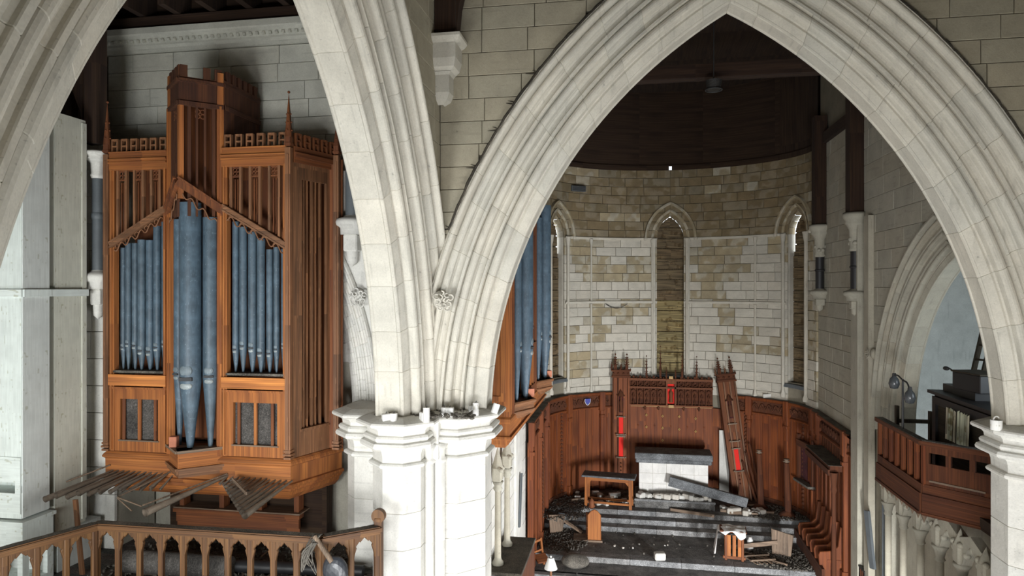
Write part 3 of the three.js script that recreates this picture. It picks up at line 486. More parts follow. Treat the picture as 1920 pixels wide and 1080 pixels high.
{
  const o = thing('pipe_organ', 'carved oak organ case with blue grey pipes in the loft', 'organ', [-6.45, -3.15, -9.8]), put = absIn(o);
  const FZ = -9.3, TL = -6.93, TR = -6.02, LX = -7.92, RX = -4.97, AP = [(TL + TR) / 2, -8.9], SB = [-4.62, -10.25];
  // body (dark inside) and base
  put('case_back', [b3(LX + 0.05, RX - 0.02, -2.6, 2.0, -10.3, -9.75)], M.oakDark[0]);
  put('tower_back', b3(TL + 0.06, TR - 0.06, -2.3, 3.1, -10.3, -9.5), M.oakDark[0]);
  const base = [[LX - 0.06, -10.3], [LX - 0.06, FZ + 0.02], [RX + 0.04, FZ + 0.02], [SB[0] + 0.05, SB[1]]];
  put('base_moulding', sweepOpen(base, [[-0.05, -2.5], [0.0, -2.51], [0.03, -2.54], [0.045, -2.57], [0.045, -2.59], [0.015, -2.615]]), M.oak[0]);
  put('base_board', sweepOpen(base, [[0.015, -2.615], [0.012, -2.86]]), M.oak[1]);
  put('lower_cornice', sweepOpen(base, [[0.012, -2.86], [0.05, -2.87], [0.06, -2.89], [0.05, -2.915], [0.02, -2.93], [0.02, -2.955], [-0.01, -2.965], [-0.01, -2.985], [-0.04, -3.0], [-0.06, -3.06], [-0.1, -3.1], [-0.14, -3.14], [-0.6, -3.15]]), M.oak[2]);
  put('ledge', [b3(LX - 0.06, RX, -2.52, -2.5, -9.9, FZ), geo([RX, -2.5, FZ, SB[0], -2.5, SB[1], RX, -2.5, -10.2])], M.oakWorn[0]);
  // two flat bays
  for (const s of [-1, 1]) {
    const x0 = s < 0 ? LX : TR, x1 = s < 0 ? TL : RX, in0 = x0 + 0.075, in1 = x1 - 0.075, xc = (x0 + x1) / 2;
    for (const x of [x0 + 0.035, x1 - 0.035]) put('stile', [bx(0.08, 4.34, 0.1, x, -0.33, FZ - 0.02), bx(0.03, 4.3, 0.03, x, -0.33, FZ + 0.04)], any(M.oak));
    put('cornice', [b3(x0, x1, 1.8, 1.9, FZ - 0.1, FZ + 0.05), b3(x0, x1, 1.9, 1.925, FZ - 0.1, FZ + 0.075), b3(x0, x1, 1.925, 1.95, FZ - 0.1, FZ + 0.06), b3(x0, x1, 1.95, 1.975, FZ - 0.1, FZ + 0.08), b3(x0, x1, 1.975, 2.06, FZ - 0.1, FZ + 0.045), b3(x0, x1, 2.06, 2.085, FZ - 0.1, FZ + 0.06)], any(M.oak));
    merlons(put, [x0, FZ], [x1, FZ], 2.085, o, M.oakWorn);
    const yA = s < 0 ? 0.66 : 1.2, yB = s < 0 ? 1.2 : 0.62, yl = (x) => yA + (yB - yA) * (x - x0) / (x1 - x0);
    put('slanted_rail', [bar([x0 + 0.02, yA, FZ + 0.02], [x1 - 0.02, yB, FZ + 0.02], 0.1, 0.1), bar([x0 + 0.02, yA + 0.035, FZ + 0.06], [x1 - 0.02, yB + 0.035, FZ + 0.06], 0.03, 0.04), bar([x0 + 0.02, yA - 0.04, FZ + 0.06], [x1 - 0.02, yB - 0.04, FZ + 0.06], 0.025, 0.04)], any(M.oakWorn));
    const nb = 6, w = (in1 - in0) / 6.4;
    for (let i = 0; i < nb; i++) { const x = in0 + (0.45 + i * 1.1) * w * 1.0; put('grille_bar', bx(0.038, 1.8 - yl(x), 0.045, x, (1.8 + yl(x)) / 2, FZ + 0.01), any(M.oakWorn)); }
    for (let i = 0; i < 3; i++) { const xa = in0 + (0.45 + 2 * i * 1.1 + 0.55) * w; for (const dx of [-0.022, 0.022]) put('thin_bar', bx(0.014, 1.62 - yl(xa + dx), 0.03, xa + dx, (1.62 + yl(xa + dx)) / 2, FZ - 0.01), any(M.oakDark));
      put('quatrefoil', [[-1, -1], [1, -1], [-1, 1], [1, 1]].map(([a, b]) => new THREE.TorusGeometry(0.026, 0.008, 5, 10).translate(xa + a * 0.027, 1.73 + b * 0.027, FZ)).concat([bx(w * 1.1, 0.02, 0.03, xa, 1.655, FZ), bx(w * 1.1, 0.02, 0.03, xa, 1.795, FZ)]), M.oakDark[1]); }
    const sc = []; const n = 5; for (let i = 0; i <= n * 6; i++) { const t = i / (n * 6), x = in0 + (in1 - in0) * t; sc.push([x, yl(x) - 0.11 - 0.045 * Math.sin(t * n * 2 * PI + (s > 0 ? 2 : 0)), FZ + 0.03]); }
    put('scrollwork', [tube(sc, 0.011, 90, 5), ...[...Array(n)].map((_, i) => { const x = in0 + (in1 - in0) * (i + 0.35) / n; return new THREE.TorusGeometry(0.035, 0.009, 5, 10, 4.2).translate(x, yl(x) - 0.095, FZ + 0.03); })], M.oakWorn[1]);
    // pipes
    const rs = s < 0 ? [0.042, 0.046, 0.052, 0.06, 0.064, 0.058, 0.05] : [0.052, 0.058, 0.066, 0.06, 0.052, 0.046, 0.04]; let px = in0 + 0.015; const tot = rs.reduce((a, b) => a + 2 * b, 0), gap = (in1 - in0 - tot - 0.03) / (rs.length - 1);
    rs.forEach((r, i) => { const x = px + r; px += 2 * r + gap; organPipe(o, [x + 6.45, -1.27 + 3.15, FZ - 0.1 + 9.8 + (i % 2) * 0.015], r, 0.36 + 0.06 * Math.sin(i * 1.3) - r * 0.6, yl(x) - 0.12 + 1.27 - 0.36 + rr(-0.04, 0.05), any(M.pipe)); });
    for (let i = 0; i < 5; i++) put('rear_pipe', cyl(0.012, 0.03, 0.5, in0 + 0.1 + i * 0.17, -1.0, FZ - 0.26, 8), M.pipeDark);
    put('pipe_sill', [b3(in0 - 0.02, in1 + 0.02, -1.3, -1.265, FZ - 0.3, FZ + 0.03)], M.rubble);
    put('fascia', cbx(x1 - x0 - 0.01, 0.17, 0.05, 0.006, xc, -1.405, FZ + 0.055), M.oakBright);
    put('panel_frame', [b3(x0, x1, -1.7, -1.53, FZ - 0.05, FZ + 0.02), b3(x0, x1, -1.545, -1.515, FZ - 0.05, FZ + 0.045), b3(x0, x1, -2.5, -2.33, FZ - 0.05, FZ + 0.02), b3(x0 + 0.05, x0 + 0.17, -2.332, -1.7, FZ - 0.05, FZ + 0.018), b3(x1 - 0.17, x1 - 0.05, -2.332, -1.7, FZ - 0.05, FZ + 0.018)], any(M.oak));
    put('panel_sill', b3(x0 + 0.15, x1 - 0.15, -2.345, -2.325, FZ - 0.03, FZ + 0.035), M.oakGrey[0]);
    put('cloth_panel', b3(x0 + 0.15, x1 - 0.15, -2.34, -1.68, FZ - 0.05, FZ - 0.04), M.cloth);
    put('mullion', cbx(0.05, 0.64, 0.04, 0.008, xc, -2.01, FZ), any(M.oak)); for (const d of [-1, 1]) put('thin_mullion', cbx(0.045, 0.64, 0.035, 0.008, xc + d * 0.27, -2.01, FZ), any(M.oakDark));
  }
  // corner posts with pinnacles
  for (const [x, z, t] of [[LX - 0.04, FZ + 0.03, 2.86], [RX + 0.03, FZ + 0.05, 2.86], [SB[0] + 0.11, SB[1] + 0.3, 2.6]]) {
    put('post', [bx(0.085, 4.5, 0.085, x, -0.2, z), bx(0.035, 4.3, 0.11, x, -0.2, z), ...[-2.38, -2.43, -2.48].map((y, i) => bx(0.11 + 0.015 * (i % 2), 0.03, 0.11 + 0.015 * (i % 2), x, y, z))], any(M.oakWorn));
    put('pinnacle', [new THREE.ConeGeometry(0.06, t - 2.2, 4).rotateY(PI / 4).translate(x, (t + 2.2) / 2, z), bx(0.1, 0.03, 0.1, x, 2.1, z), bx(0.08, 0.16, 0.08, x, 2.15, z), ...[2.3, 2.42, 2.54].flatMap((y) => [[-1, 0], [1, 0], [0, 1]].map(([a, b]) => ball(0.013, x + a * 0.045 * (t + 0.1 - y) * 1.6, y, z + b * 0.045 * (t + 0.1 - y) * 1.6))), ball(0.02, x, t, z)], any(M.oakDark));
  }
  // side panel towards the pier
  { const A = [RX + 0.06, FZ - 0.02], B = [SB[0], SB[1] + 0.1], L = Math.hypot(B[0] - A[0], B[1] - A[1]), ang = Math.atan2(-(B[1] - A[1]), B[0] - A[0]); const f = (x0, x1, y0, y1, z0, z1) => b3(x0, x1, y0, y1, z0, z1).rotateY(ang).translate(A[0], 0, A[1]);
    put('side_frame', [f(0, 0.17, -2.5, 1.85, -0.05, 0), f(L - 0.2, L - 0.06, -2.5, 1.85, -0.05, 0), f(0, L - 0.06, 1.62, 1.85, -0.05, 0), f(0, L - 0.06, -2.5, -2.12, -0.05, 0), f(0.14, L - 0.18, -2.14, -2.1, -0.05, 0.02)], M.oakWorn[0]);
    put('side_back', f(0.1, L - 0.1, -2.2, 1.7, -0.3, -0.28), M.oakDark[0]);
    for (let i = 0; i < 5; i++) put('side_bar', f(0.21 + i * 0.085, 0.21 + i * 0.085 + (i % 2 ? 0.016 : 0.036), -2.1, 1.65, -0.06, -0.02), any(M.oakWorn));
    put('side_cornice', [f(0, L, 1.85, 1.93, -0.1, 0.03), f(0, L, 1.93, 2.0, -0.1, 0.06), f(0, L, 2.0, 2.085, -0.1, 0.03)], M.oakDark[0]);
    merlons(put, A, B, 2.085, o, M.oakDark);
    for (const y of [0.75, -1.05, -2.05]) put('bracket_block', f(L - 0.1, L + 0.02, y, y + 0.16, -0.02, 0.05), M.oakBright);
    put('post_backing', b3(SB[0] - 0.06, SB[0] + 0.17, -2.5, 2.0, SB[1] + 0.2, SB[1] + 0.23), M.oakDark[1]); put('side_return', f(L - 0.08, L - 0.04, -2.5, 2.0, -0.4, -0.02), M.oakDark[2]);
  }
  // prow tower
  for (const s of [-1, 1]) {
    const E = s < 0 ? [TL, FZ] : [TR, FZ], L = Math.hypot(E[0] - AP[0], E[1] - AP[1]); const ang = s > 0 ? Math.atan2(-(E[1] - AP[1]), E[0] - AP[0]) : Math.atan2(-(AP[1] - E[1]), AP[0] - E[0]), org = s > 0 ? AP : E;
    const T0 = (t) => s > 0 ? t : L - t;       // t from the apex
    const f = (t0, t1, y0, y1, z0, z1) => { const a = T0(t0), b = T0(t1); return b3(Math.min(a, b), Math.max(a, b), y0, y1, z0, z1).rotateY(ang).translate(org[0], 0, org[1]); };
    const q = (t, y, z) => { const v = V(T0(t), y, z).applyAxisAngle(V(0, 1, 0), ang); return [v.x + org[0], v.y, v.z + org[1]]; };
    put('tower_frieze', [f(0, L, 2.72, 3.08, -0.06, 0), f(0, L, 2.66, 2.72, -0.06, 0.03), f(0, L, 3.0, 3.05, -0.06, 0.03)], any(M.shadedTowerOak));
    for (let i = 0; i < 4; i++) if (!(s > 0 && i === 1)) put('merlon', f(0.02 + i * 0.155, 0.02 + i * 0.155 + 0.1, 3.08, 3.25, -0.05, 0), M.shadedTowerOak[1]);
    put('tower_stile', [f(0, 0.07, 1.3, 2.7, -0.06, 0)], any(M.oak)); put('tower_post', [f(L - 0.09, L, -2.5, 3.2, -0.07, 0.02), f(L - 0.06, L - 0.03, -2.5, 2.7, 0.02, 0.04)], any(M.oak));
    for (let i = 0; i < 4; i++) put('grille_bar', f(0.12 + i * 0.11, 0.12 + i * 0.11 + (i % 3 ? 0.03 : 0.045), 1.05, 2.66, -0.05, -0.01), any(M.shadedTowerOak));
    put('quatrefoil', [[-1, -1], [1, -1], [-1, 1], [1, 1]].map(([a, b]) => new THREE.TorusGeometry(0.032, 0.009, 5, 10).rotateY(ang).translate(...q(0.29 + a * 0.034, 2.56 + b * 0.034, -0.02))), M.oakDark[2]);
    put('gable_board', [bar(q(-0.02, 1.55, 0.03), q(L + 0.02, 1.13, 0.03), 0.12, 0.06), bar(q(-0.02, 1.6, 0.06), q(L + 0.02, 1.18, 0.06), 0.03, 0.04)], any(M.oakDark));
    const sc = [...Array(19)].map((_, i) => { const t = i / 18; return q(0.05 + t * (L - 0.12), 1.42 - 0.42 * t - 0.05 - 0.04 * Math.sin(t * 6 * PI), 0.01); }); put('scrollwork', tube(sc, 0.011, 60, 5), M.oakWorn[2]);
    put('prow_sill', [f(-0.02, L + 0.03, -2.4, -2.36, -0.2, 0.05)], M.oakGrey[1]); put('prow_board', f(0, L + 0.02, -2.62, -2.4, -0.06, 0.01), M.oak[3]);
    put('prow_moulding', [f(-0.01, L + 0.05, -2.66, -2.62, -0.06, 0.05), f(0, L + 0.02, -2.71, -2.66, -0.1, 0.03), f(0, L, -2.76, -2.71, -0.14, 0.0)], M.oakWorn[0]);
  }
  put('prow_floor', [geo([AP[0], -2.375, AP[1], TR, -2.375, FZ, TL, -2.375, FZ]), geo([AP[0], -2.76, AP[1], TL, -2.76, FZ, TR, -2.76, FZ]), b3(TL, TR, -2.39, -2.375, -9.6, FZ)], M.oakWorn[2]);
  for (const s of [-1, 1]) { const x = s < 0 ? TL : TR; put('tower_side', b3(x - 0.02, x + 0.02, 2.0, 3.1, -10.28, FZ), M.shadedTowerOak[0]); for (let i = 0; i < 6; i++) put('merlon', b3(x - 0.025, x + 0.025, 3.1, 3.25, -9.45 - i * 0.15, -9.36 - i * 0.15), M.shadedTowerOak[2]); put('tower_side_moulding', [b3(x - 0.035, x + 0.035, 2.66, 2.73, -10.28, FZ), b3(x - 0.03, x + 0.03, 3.0, 3.05, -10.28, FZ)], M.shadedTowerOak[1]); }
  organPipe(o, [AP[0] + 6.45 + 0.02, -2.37 + 3.15, AP[1] - 0.24 + 9.8], 0.155, 0.98, 2.65, M.pipe[0], 0.15);
  organPipe(o, [AP[0] + 6.45 - 0.24, -2.37 + 3.15, AP[1] - 0.36 + 9.8], 0.085, 1.05, 2.35, M.pipe[1], -0.3);
  organPipe(o, [AP[0] + 6.45 + 0.27, -2.37 + 3.15, AP[1] - 0.36 + 9.8], 0.11, 1.02, 2.4, M.pipe[2], 0.3);
  // horizontal trumpets under the case
  const trumpet = (a, b, r) => { const e = (k) => [0, 1, 2].map((i) => a[i] + (b[i] - a[i]) * k); const t = put('trumpet_pipe', [bar(a, b, r, r * 0.3, 12, true), bar(e(0.3), b, r * 0.9, r * 0.4, 12, true)], any(M.trumpet)); put('rim', bar(e(0.985), e(1.002), r * 1.08, r * 1.06, 12, true), M.trumpet[0], t); };
  for (let i = 0; i < 11; i++) trumpet([-7.86 + i * 0.095, -2.8, FZ + 0.03], [-8.02 + i * 0.105, -2.93 + (i % 2) * 0.03, -8.2 - i * 0.075], 0.043 - i * 0.0018);
  for (let i = 0; i < 9; i++) trumpet([-7.8 + i * 0.12, -2.83, FZ + 0.03], [-7.86 + i * 0.125, -2.97, -8.62 - i * 0.05], 0.036 - i * 0.0018);
  for (let i = 0; i < 11; i++) trumpet([-4.9 - i * 0.088, -2.82, FZ + 0.03], [-4.98 - i * 0.095, -2.97 + i * 0.009, -8.16 - i * 0.097], 0.046 - i * 0.0025);
  for (let i = 0; i < 8; i++) trumpet([-5.3 - i * 0.09, -2.8, FZ + 0.03], [-5.34 - i * 0.09, -2.88, -8.85 - i * 0.04], 0.034 - i * 0.0015);
  trumpet([-5.93, -2.79, FZ + 0.03], [-6.34, -2.97, -8.04], 0.055); put('rack_rod', [bar([-6.86, -2.77, FZ + 0.05], [-7.1, -2.93, -8.45], 0.012, 0.012, 6), bar([-5.93, -2.76, FZ + 0.05], [-6.5, -2.93, -8.2], 0.012, 0.012, 6), bar([-7.1, -2.93, -8.45], [-6.6, -2.98, -8.3], 0.01, 0.01, 6), bar([-7.1, -2.94, -8.45], [-6.75, -3.05, -8.3], 0.01, 0.01, 6), bar([-7.9, -2.72, FZ + 0.05], [-8.2, -2.85, -8.75], 0.012, 0.012, 6)], M.oakGrey[1]);
  put('rack_bar', bar([-5.75, -2.78, -9.1], [-5.25, -2.84, -8.65], 0.045, 0.015), M.oakGrey[0]);
  // knee panel and dark recess below
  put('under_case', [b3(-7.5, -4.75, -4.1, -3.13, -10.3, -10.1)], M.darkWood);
  put('knee_panel', [b3(-7.17, -5.07, -3.72, -3.56, -9.86, -9.8), b3(-7.2, -5.04, -3.56, -3.5, -9.9, -9.76), b3(-7.17, -5.07, -3.8, -3.72, -9.86, -9.83)], M.oakDark[0]); put('knee_ledge', b3(-7.2, -5.04, -3.5, -3.48, -10.1, -9.77), M.oakGrey[2]);
  for (const x of [-7.1, -6.4, -5.75, -5.13]) put('knee_bracket', b3(x - 0.04, x + 0.04, -3.5, -3.14, -10.0, -9.84), M.oakDark[1]);
  single('brick', 'small terracotta brick piece standing at the foot of the tall organ pipes', 'brick', cbx(0.11, 0.16, 0.1, 0.008, 0, 0.08, 0), M.brick, [AP[0] - 0.22, -2.358, AP[1] - 0.2], 0.2);
}
// ---------- organ front in the chancel ----------
{
  const o = thing('chancel_organ_case', 'oak organ front with tall grey pipes overhanging the chancel side', 'organ', [-2.6, -3.15, -15.7]), put = absIn(o);
  const X = -2.35, Z0 = -13.0, Z1 = -18.4, pl = [[-2.9, Z0], [X, Z0], [X, Z1], [-2.87, Z1]];
  put('case_back', b3(-2.86, X - 0.2, -2.6, 3, Z1 + 0.1, Z0 - 0.1), M.oakDark[0]);
  put('end_panel', [b3(-2.87, X - 0.05, -2.5, 3.2, Z0 - 0.05, Z0)], M.oak[0]); put('end_mould', [b3(-2.87, -2.72, -2.1, 2.8, Z0, Z0 + 0.03), b3(X - 0.16, X - 0.06, -2.1, 2.8, Z0, Z0 + 0.03), b3(-2.87, X - 0.06, -2.2, -2.1, Z0, Z0 + 0.03)], M.oak[1]);
  put('corner_post', [b3(X - 0.1, X + 0.02, -2.5, 3.2, Z0 - 0.1, Z0 + 0.02), b3(X - 0.1, X + 0.0, -2.5, 3.2, Z0 - 0.35, Z0 - 0.1)], M.oak[2]);
  put('base_moulding', sweepOpen(pl, [[-0.1, -2.48], [0.0, -2.5], [0.04, -2.54], [0.04, -2.6], [0.01, -2.63], [0.01, -2.86], [0.05, -2.88], [0.05, -2.92], [0.0, -2.96], [-0.02, -3.04], [-0.1, -3.12], [-0.5, -3.15]]), M.oak[3]);
  const prow = (zc, half, ap) => {
    const P = [[X, zc + half], [X + ap, zc], [X, zc - half]];
    put('prow_sill', [sweepOpen(P, [[-0.2, -2.3], [0.03, -2.3], [0.05, -2.33], [0.03, -2.37], [0.0, -2.39], [0.0, -2.48], [0.03, -2.5], [-0.02, -2.58], [-0.2, -2.7]]), geo([X, -2.3, zc + half, X + ap, -2.3, zc, X, -2.3, zc - half])], any(M.oakWorn));
    organPipe(o, [X + ap * 0.45 + 2.6, -2.3 + 3.15, zc + 15.7], 0.16, 1.0, 3.4, M.pipe[0], PI / 2); organPipe(o, [X + 0.03 + 2.6, -2.3 + 3.15, zc + half * 0.62 + 15.7], 0.1, 1.05, 3.0, M.pipe[1], PI / 2); organPipe(o, [X + 0.03 + 2.6, -2.3 + 3.15, zc - half * 0.62 + 15.7], 0.1, 1.05, 3.0, M.pipe[2], PI / 2);
    for (const k of [-1, 1]) put('tower_post', b3(X - 0.06, X + 0.03, -2.5, 3.2, zc + k * (half + 0.06) - 0.05, zc + k * (half + 0.06) + 0.05), any(M.oakDark));
    single('brick', zc > -15 ? 'terracotta brick on the nearer pipe sill of the chancel organ front' : 'terracotta brick on the farther pipe sill of the chancel organ front', 'brick', cbx(0.18, 0.17, 0.2, 0.01, 0, 0.085, 0), M.brick, [X + ap * 0.55, -2.3, zc - half * 0.45], 0.5);
  };
  prow(-14.1, 0.62, 0.33); prow(-17.3, 0.62, 0.33);
  const f = (z0, z1, y0, y1, d0, d1) => b3(X + d0, X + d1, y0, y1, Math.min(z0, z1), Math.max(z0, z1));
  put('bay_frame', [f(-14.8, -16.6, -1.5, -1.3, -0.06, 0.04), f(-14.8, -16.6, -2.5, -2.3, -0.06, 0.02), f(-14.8, -14.95, -2.5, 3, -0.06, 0.02), f(-16.45, -16.6, -2.5, 3, -0.06, 0.02)], M.oakDark[0]); put('bay_panel', f(-14.9, -16.5, -2.3, -1.5, -0.06, -0.03), M.oakDark[1]);
  for (let i = 0; i < 4; i++) put('bay_mullion', f(-15.15 - i * 0.36, -15.2 - i * 0.36, -2.3, -1.5, -0.05, 0.01), M.oak[1]);
  for (let i = 0; i < 6; i++) organPipe(o, [X - 0.08 + 2.6, -1.3 + 3.15, -15.1 - i * 0.25 + 15.7], 0.07, 0.35, 2.6, M.pipe[i % 4], PI / 2);
}

// ---------- chancel and apse ----------
const CX0 = AX - 4.2, CX1 = AX + 4.2, AZ = -21.9, AB = 3.1, TOP = 4.23;
const apseTable = (() => { const t = []; let L = 0, p = null; for (let i = 0; i <= 400; i++) { const f = PI - PI * i / 400, q = [AX + 4.2 * Math.cos(f), AZ - AB * Math.sin(f)]; if (p) L += Math.hypot(q[0] - p[0], q[1] - p[1]); let n = [-Math.cos(f) / 4.2, Math.sin(f) / AB]; const l = Math.hypot(...n); t.push([L, q[0], q[1], n[0] / l, n[1] / l]); p = q; } return t; })();
const APL = apseTable[400][0];
function apse(s, y, o = 0) {   // along the curved wall from north to south, o = towards the room
  if (s < 0) return [CX0 + o, y, AZ - s]; if (s > APL) return [CX1 - o, y, AZ + (s - APL)];
  let a = 0, b = 400; while (b - a > 1) { const m = (a + b) >> 1; apseTable[m][0] < s ? (a = m) : (b = m); }
  const A = apseTable[a], B = apseTable[b], t = (s - A[0]) / (B[0] - A[0] || 1), k = (i) => A[i] + (B[i] - A[i]) * t; return [k(1) + k(3) * o, y, k(2) + k(4) * o];
}
const sAt = (phi) => apseTable[Math.round((PI - phi) / PI * 400)][0];
const WIN = [{ c: sAt(PI - 0.385), h: 0.42 }, { c: APL / 2, h: 0.47 }, { c: sAt(0.385), h: 0.42 }], SILL = -3.05, SPR = 1.75;
const lancet = (h, dx) => { const R = 2 * h, q = R * R - (Math.abs(dx) + R - h) ** 2; return SPR + Math.sqrt(Math.max(0, q)); };   // head of a lancet over dx from its middle
{
  const strips = (put, s0, s1, y0, y1, o = 0) => { const n = Math.max(2, Math.ceil((s1 - s0) / 0.25)); const lo = typeof y0 === 'function' ? y0 : () => y0, hi = typeof y1 === 'function' ? y1 : () => y1; put.push(grid([0, 1].map((k) => [...Array(n + 1)].map((_, i) => { const s = s0 + (s1 - s0) * i / n; return apse(s, k ? hi(s) : lo(s), o); })))); };
  const back = []; let s0 = -0.01;
  for (const w of WIN) { strips(back, s0, w.c - w.h, -9, TOP); strips(back, w.c - w.h, w.c + w.h, -9, SILL); for (let i = 0; i < 12; i++) { const a = w.c - w.h + i * w.h / 6; strips(back, a, a + w.h / 6, (s) => lancet(w.h, s - w.c), TOP); } s0 = w.c + w.h; }
  strips(back, s0, APL + 0.01, -9, TOP);
  const shell = struct('wall_apse', 'curved stone wall of the apse with three boarded lancets', 'wall'); mesh('mortar', back, M.mortar, shell);
  // outer face, so that daylight only enters at the windows
  const out = []; s0 = -0.01; for (const w of WIN) { strips(out, s0, w.c - w.h, -9, TOP, -0.3); strips(out, w.c - w.h, w.c + w.h, -9, SILL, -0.3); strips(out, w.c - w.h, w.c + w.h, SPR + 0.85, TOP, -0.3); s0 = w.c + w.h; } strips(out, s0, APL + 0.01, -9, TOP, -0.3); mesh('outer_face', out, M.mortar, shell);
  const dark = []; strips(dark, -0.01, APL + 0.01, TOP, 7.1, 0.02); strips(dark, -0.01, APL + 0.01, TOP - 0.1, 7.1, -0.3); const rf = struct('ceiling_apse', 'dark boarded roof over the apse', 'ceiling'); mesh('boards', dark, M.darkWood, rf); const pl = []; strips(pl, 0, APL, TOP - 0.04, TOP + 0.14, 0.1); mesh('wall_plate', pl, M.darkWood, rf); mesh('sky_gap', bx(0.1, 0.13, 0.02, AX, TOP + 0.03, AZ - AB + 0.12), M.sky, rf);
  // dressed blocks, one wall per bay between the lancets
  const bays = [[0, WIN[0].c - WIN[0].h], [WIN[0].c + WIN[0].h, WIN[1].c - WIN[1].h], [WIN[1].c + WIN[1].h, WIN[2].c - WIN[2].h], [WIN[2].c + WIN[2].h, APL]];
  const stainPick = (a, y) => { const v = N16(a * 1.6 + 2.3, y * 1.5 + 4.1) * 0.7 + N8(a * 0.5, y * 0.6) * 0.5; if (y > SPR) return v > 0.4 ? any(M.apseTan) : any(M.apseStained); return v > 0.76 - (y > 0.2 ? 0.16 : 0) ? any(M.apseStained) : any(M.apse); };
  bays.forEach(([a, b], i) => { const w = struct('wall_apse_' + ['north', 'north_east', 'south_east', 'south'][i], ['curved apse wall of pale blocks north of the lancets', 'curved apse wall of stained blocks on the organ side of the middle lancet', 'curved apse wall of pale blocks on the pulpit side of the middle lancet', 'curved apse wall at the far south end'][i], 'wall');
    ashlar(w, { y0: -3.75, y1: SPR, course: 0.31, w: [0.5, 0.95], lo: () => a, hi: () => b, map: apse, pick: stainPick, bevel: 0.009, joint: 0.006 });
    const L = i ? WIN[i - 1] : null, R = i < 3 ? WIN[i] : null;
    ashlar(w, { y0: SPR, y1: TOP, course: 0.31, w: [0.5, 0.95], lo: (y) => { if (!L) return a; const h = L.h * 1.0, q = (2 * h) ** 2 - (y - SPR) ** 2; return L.c + (q > 0 ? Math.max(0, Math.sqrt(q) - h) : 0); }, hi: (y) => { if (!R) return b; const h = R.h, q = (2 * h) ** 2 - (y - SPR) ** 2; return R.c - (q > 0 ? Math.max(0, Math.sqrt(q) - h) : 0); }, map: apse, pick: stainPick, bevel: 0.009, joint: 0.006 });
    // string courses and thin shafts framing the bay
    const sw = (y, p) => { const n = 16; return grid(p.map(([o, dy]) => [...Array(n + 1)].map((_, k) => apse(a + (b - a) * k / n, y + dy, 0.06 + o)))); }; const str = [[0, -0.05], [0.03, -0.045], [0.05, -0.01], [0.07, 0], [0.075, 0.03], [0.05, 0.045], [0, 0.055]];
    if (i === 1 || i === 2) for (const y of [SPR, -0.5]) mesh('string_course', sw(y, str), any(M.apse), w);
    if (i === 1 || i === 2) for (const t of [0.32, 0.955]) { const s = i === 1 ? a + (b - a) * t : b - (b - a) * t, p = apse(s, 0, 0.1); mesh('thin_shaft', [lathe([[0.055, SILL - 0.6], [0.075, SILL - 0.58], [0.05, SILL - 0.45], [0.035, SILL - 0.4], [0.035, -0.6], [0.05, -0.56]], 10, p[0], 0, p[2]), lathe([[0.05, -0.45], [0.035, -0.4], [0.035, 1.5], [0.06, 1.62], [0.07, 1.72]], 10, p[0], 0, p[2])], any(M.apse), w); }
  });
  // lancets: moulded head, hood, jamb shafts, boards with gaps
  WIN.forEach((w, i) => {
    const g = struct('window_' + (3 + i), ['narrow boarded lancet near the chancel organ with a bright slit', 'tall boarded lancet in the middle of the apse', 'narrow boarded lancet at the south side with a bright curved slit'][i], 'window');
    const prof = [[0, -0.33], [0, -0.1], [0.03, -0.02], [0.06, 0.03], [0.1, 0.02], [0.13, 0.06], [0.17, 0.08], [0.21, 0.07]], R = 2 * w.h;
    const ringOf = (f0, f1, k, pr, hh) => [...Array(k + 1)].map((_, j) => { const f = f0 + (f1 - f0) * j / k; return pr.map(([r, o]) => { const RR = R + r, cx = R - hh; const th = f * Math.acos(cx / RR); return [RR * Math.cos(th) - cx, SPR + RR * Math.sin(th), o]; }); });
    for (const s of [-1, 1]) for (let j = 0; j < 4; j++) mesh('voussoir', grid(ringOf(j / 4 + 0.004, (j + 1) / 4 - 0.004, 4, prof, w.h).map((row) => row.map(([x, y, o]) => apse(w.c + s * x, y, o + 0.03)))), any(M.apseStained), g);
    const hood = [[0.36, 0.02], [0.36, 0.1], [0.4, 0.13], [0.45, 0.12], [0.47, 0.02]];
    for (const s of [-1, 1]) for (let j = 0; j < 3; j++) mesh('hood_stone', grid(ringOf(j / 3, (j + 1) / 3, 4, hood, w.h).map((row) => row.map(([x, y, o]) => apse(w.c + s * x, y, o + 0.04)))), any(M.apseStained), g);
    for (const s of [-1, 1]) { mesh('label_stop', ball(0.07, ...apse(w.c + s * (w.h + 0.42), SPR, 0.12)), M.apse[0], g);
      mesh('jamb', grid([SILL, SPR].map((y) => prof.map(([r, o]) => apse(w.c + s * (w.h + r), y, o + 0.03)))), any(M.apse), g);
      const p = apse(w.c + s * (w.h + 0.11), 0, 0.12); mesh('jamb_shaft', lathe([[0.08, SILL - 0.5], [0.09, SILL - 0.4], [0.05, SILL - 0.3], [0.045, 1.45], [0.07, 1.55], [0.085, 1.68], [0.1, 1.72], [0.1, 1.76]], 10, p[0], 0, p[2]), any(M.apse), g); }
    mesh('sill', grid([[0, 0.13], [0.12, 0.11], [0.14, 0.05], [0.14, 0]].map(([o, dy]) => [-1, 0, 1].map((k) => apse(w.c + k * (w.h + 0.1), SILL - 0.16 + dy, o)))), M.slate, g);
    const nB = 15, y1 = SPR + 0.8, hB = (y1 - SILL) / nB;
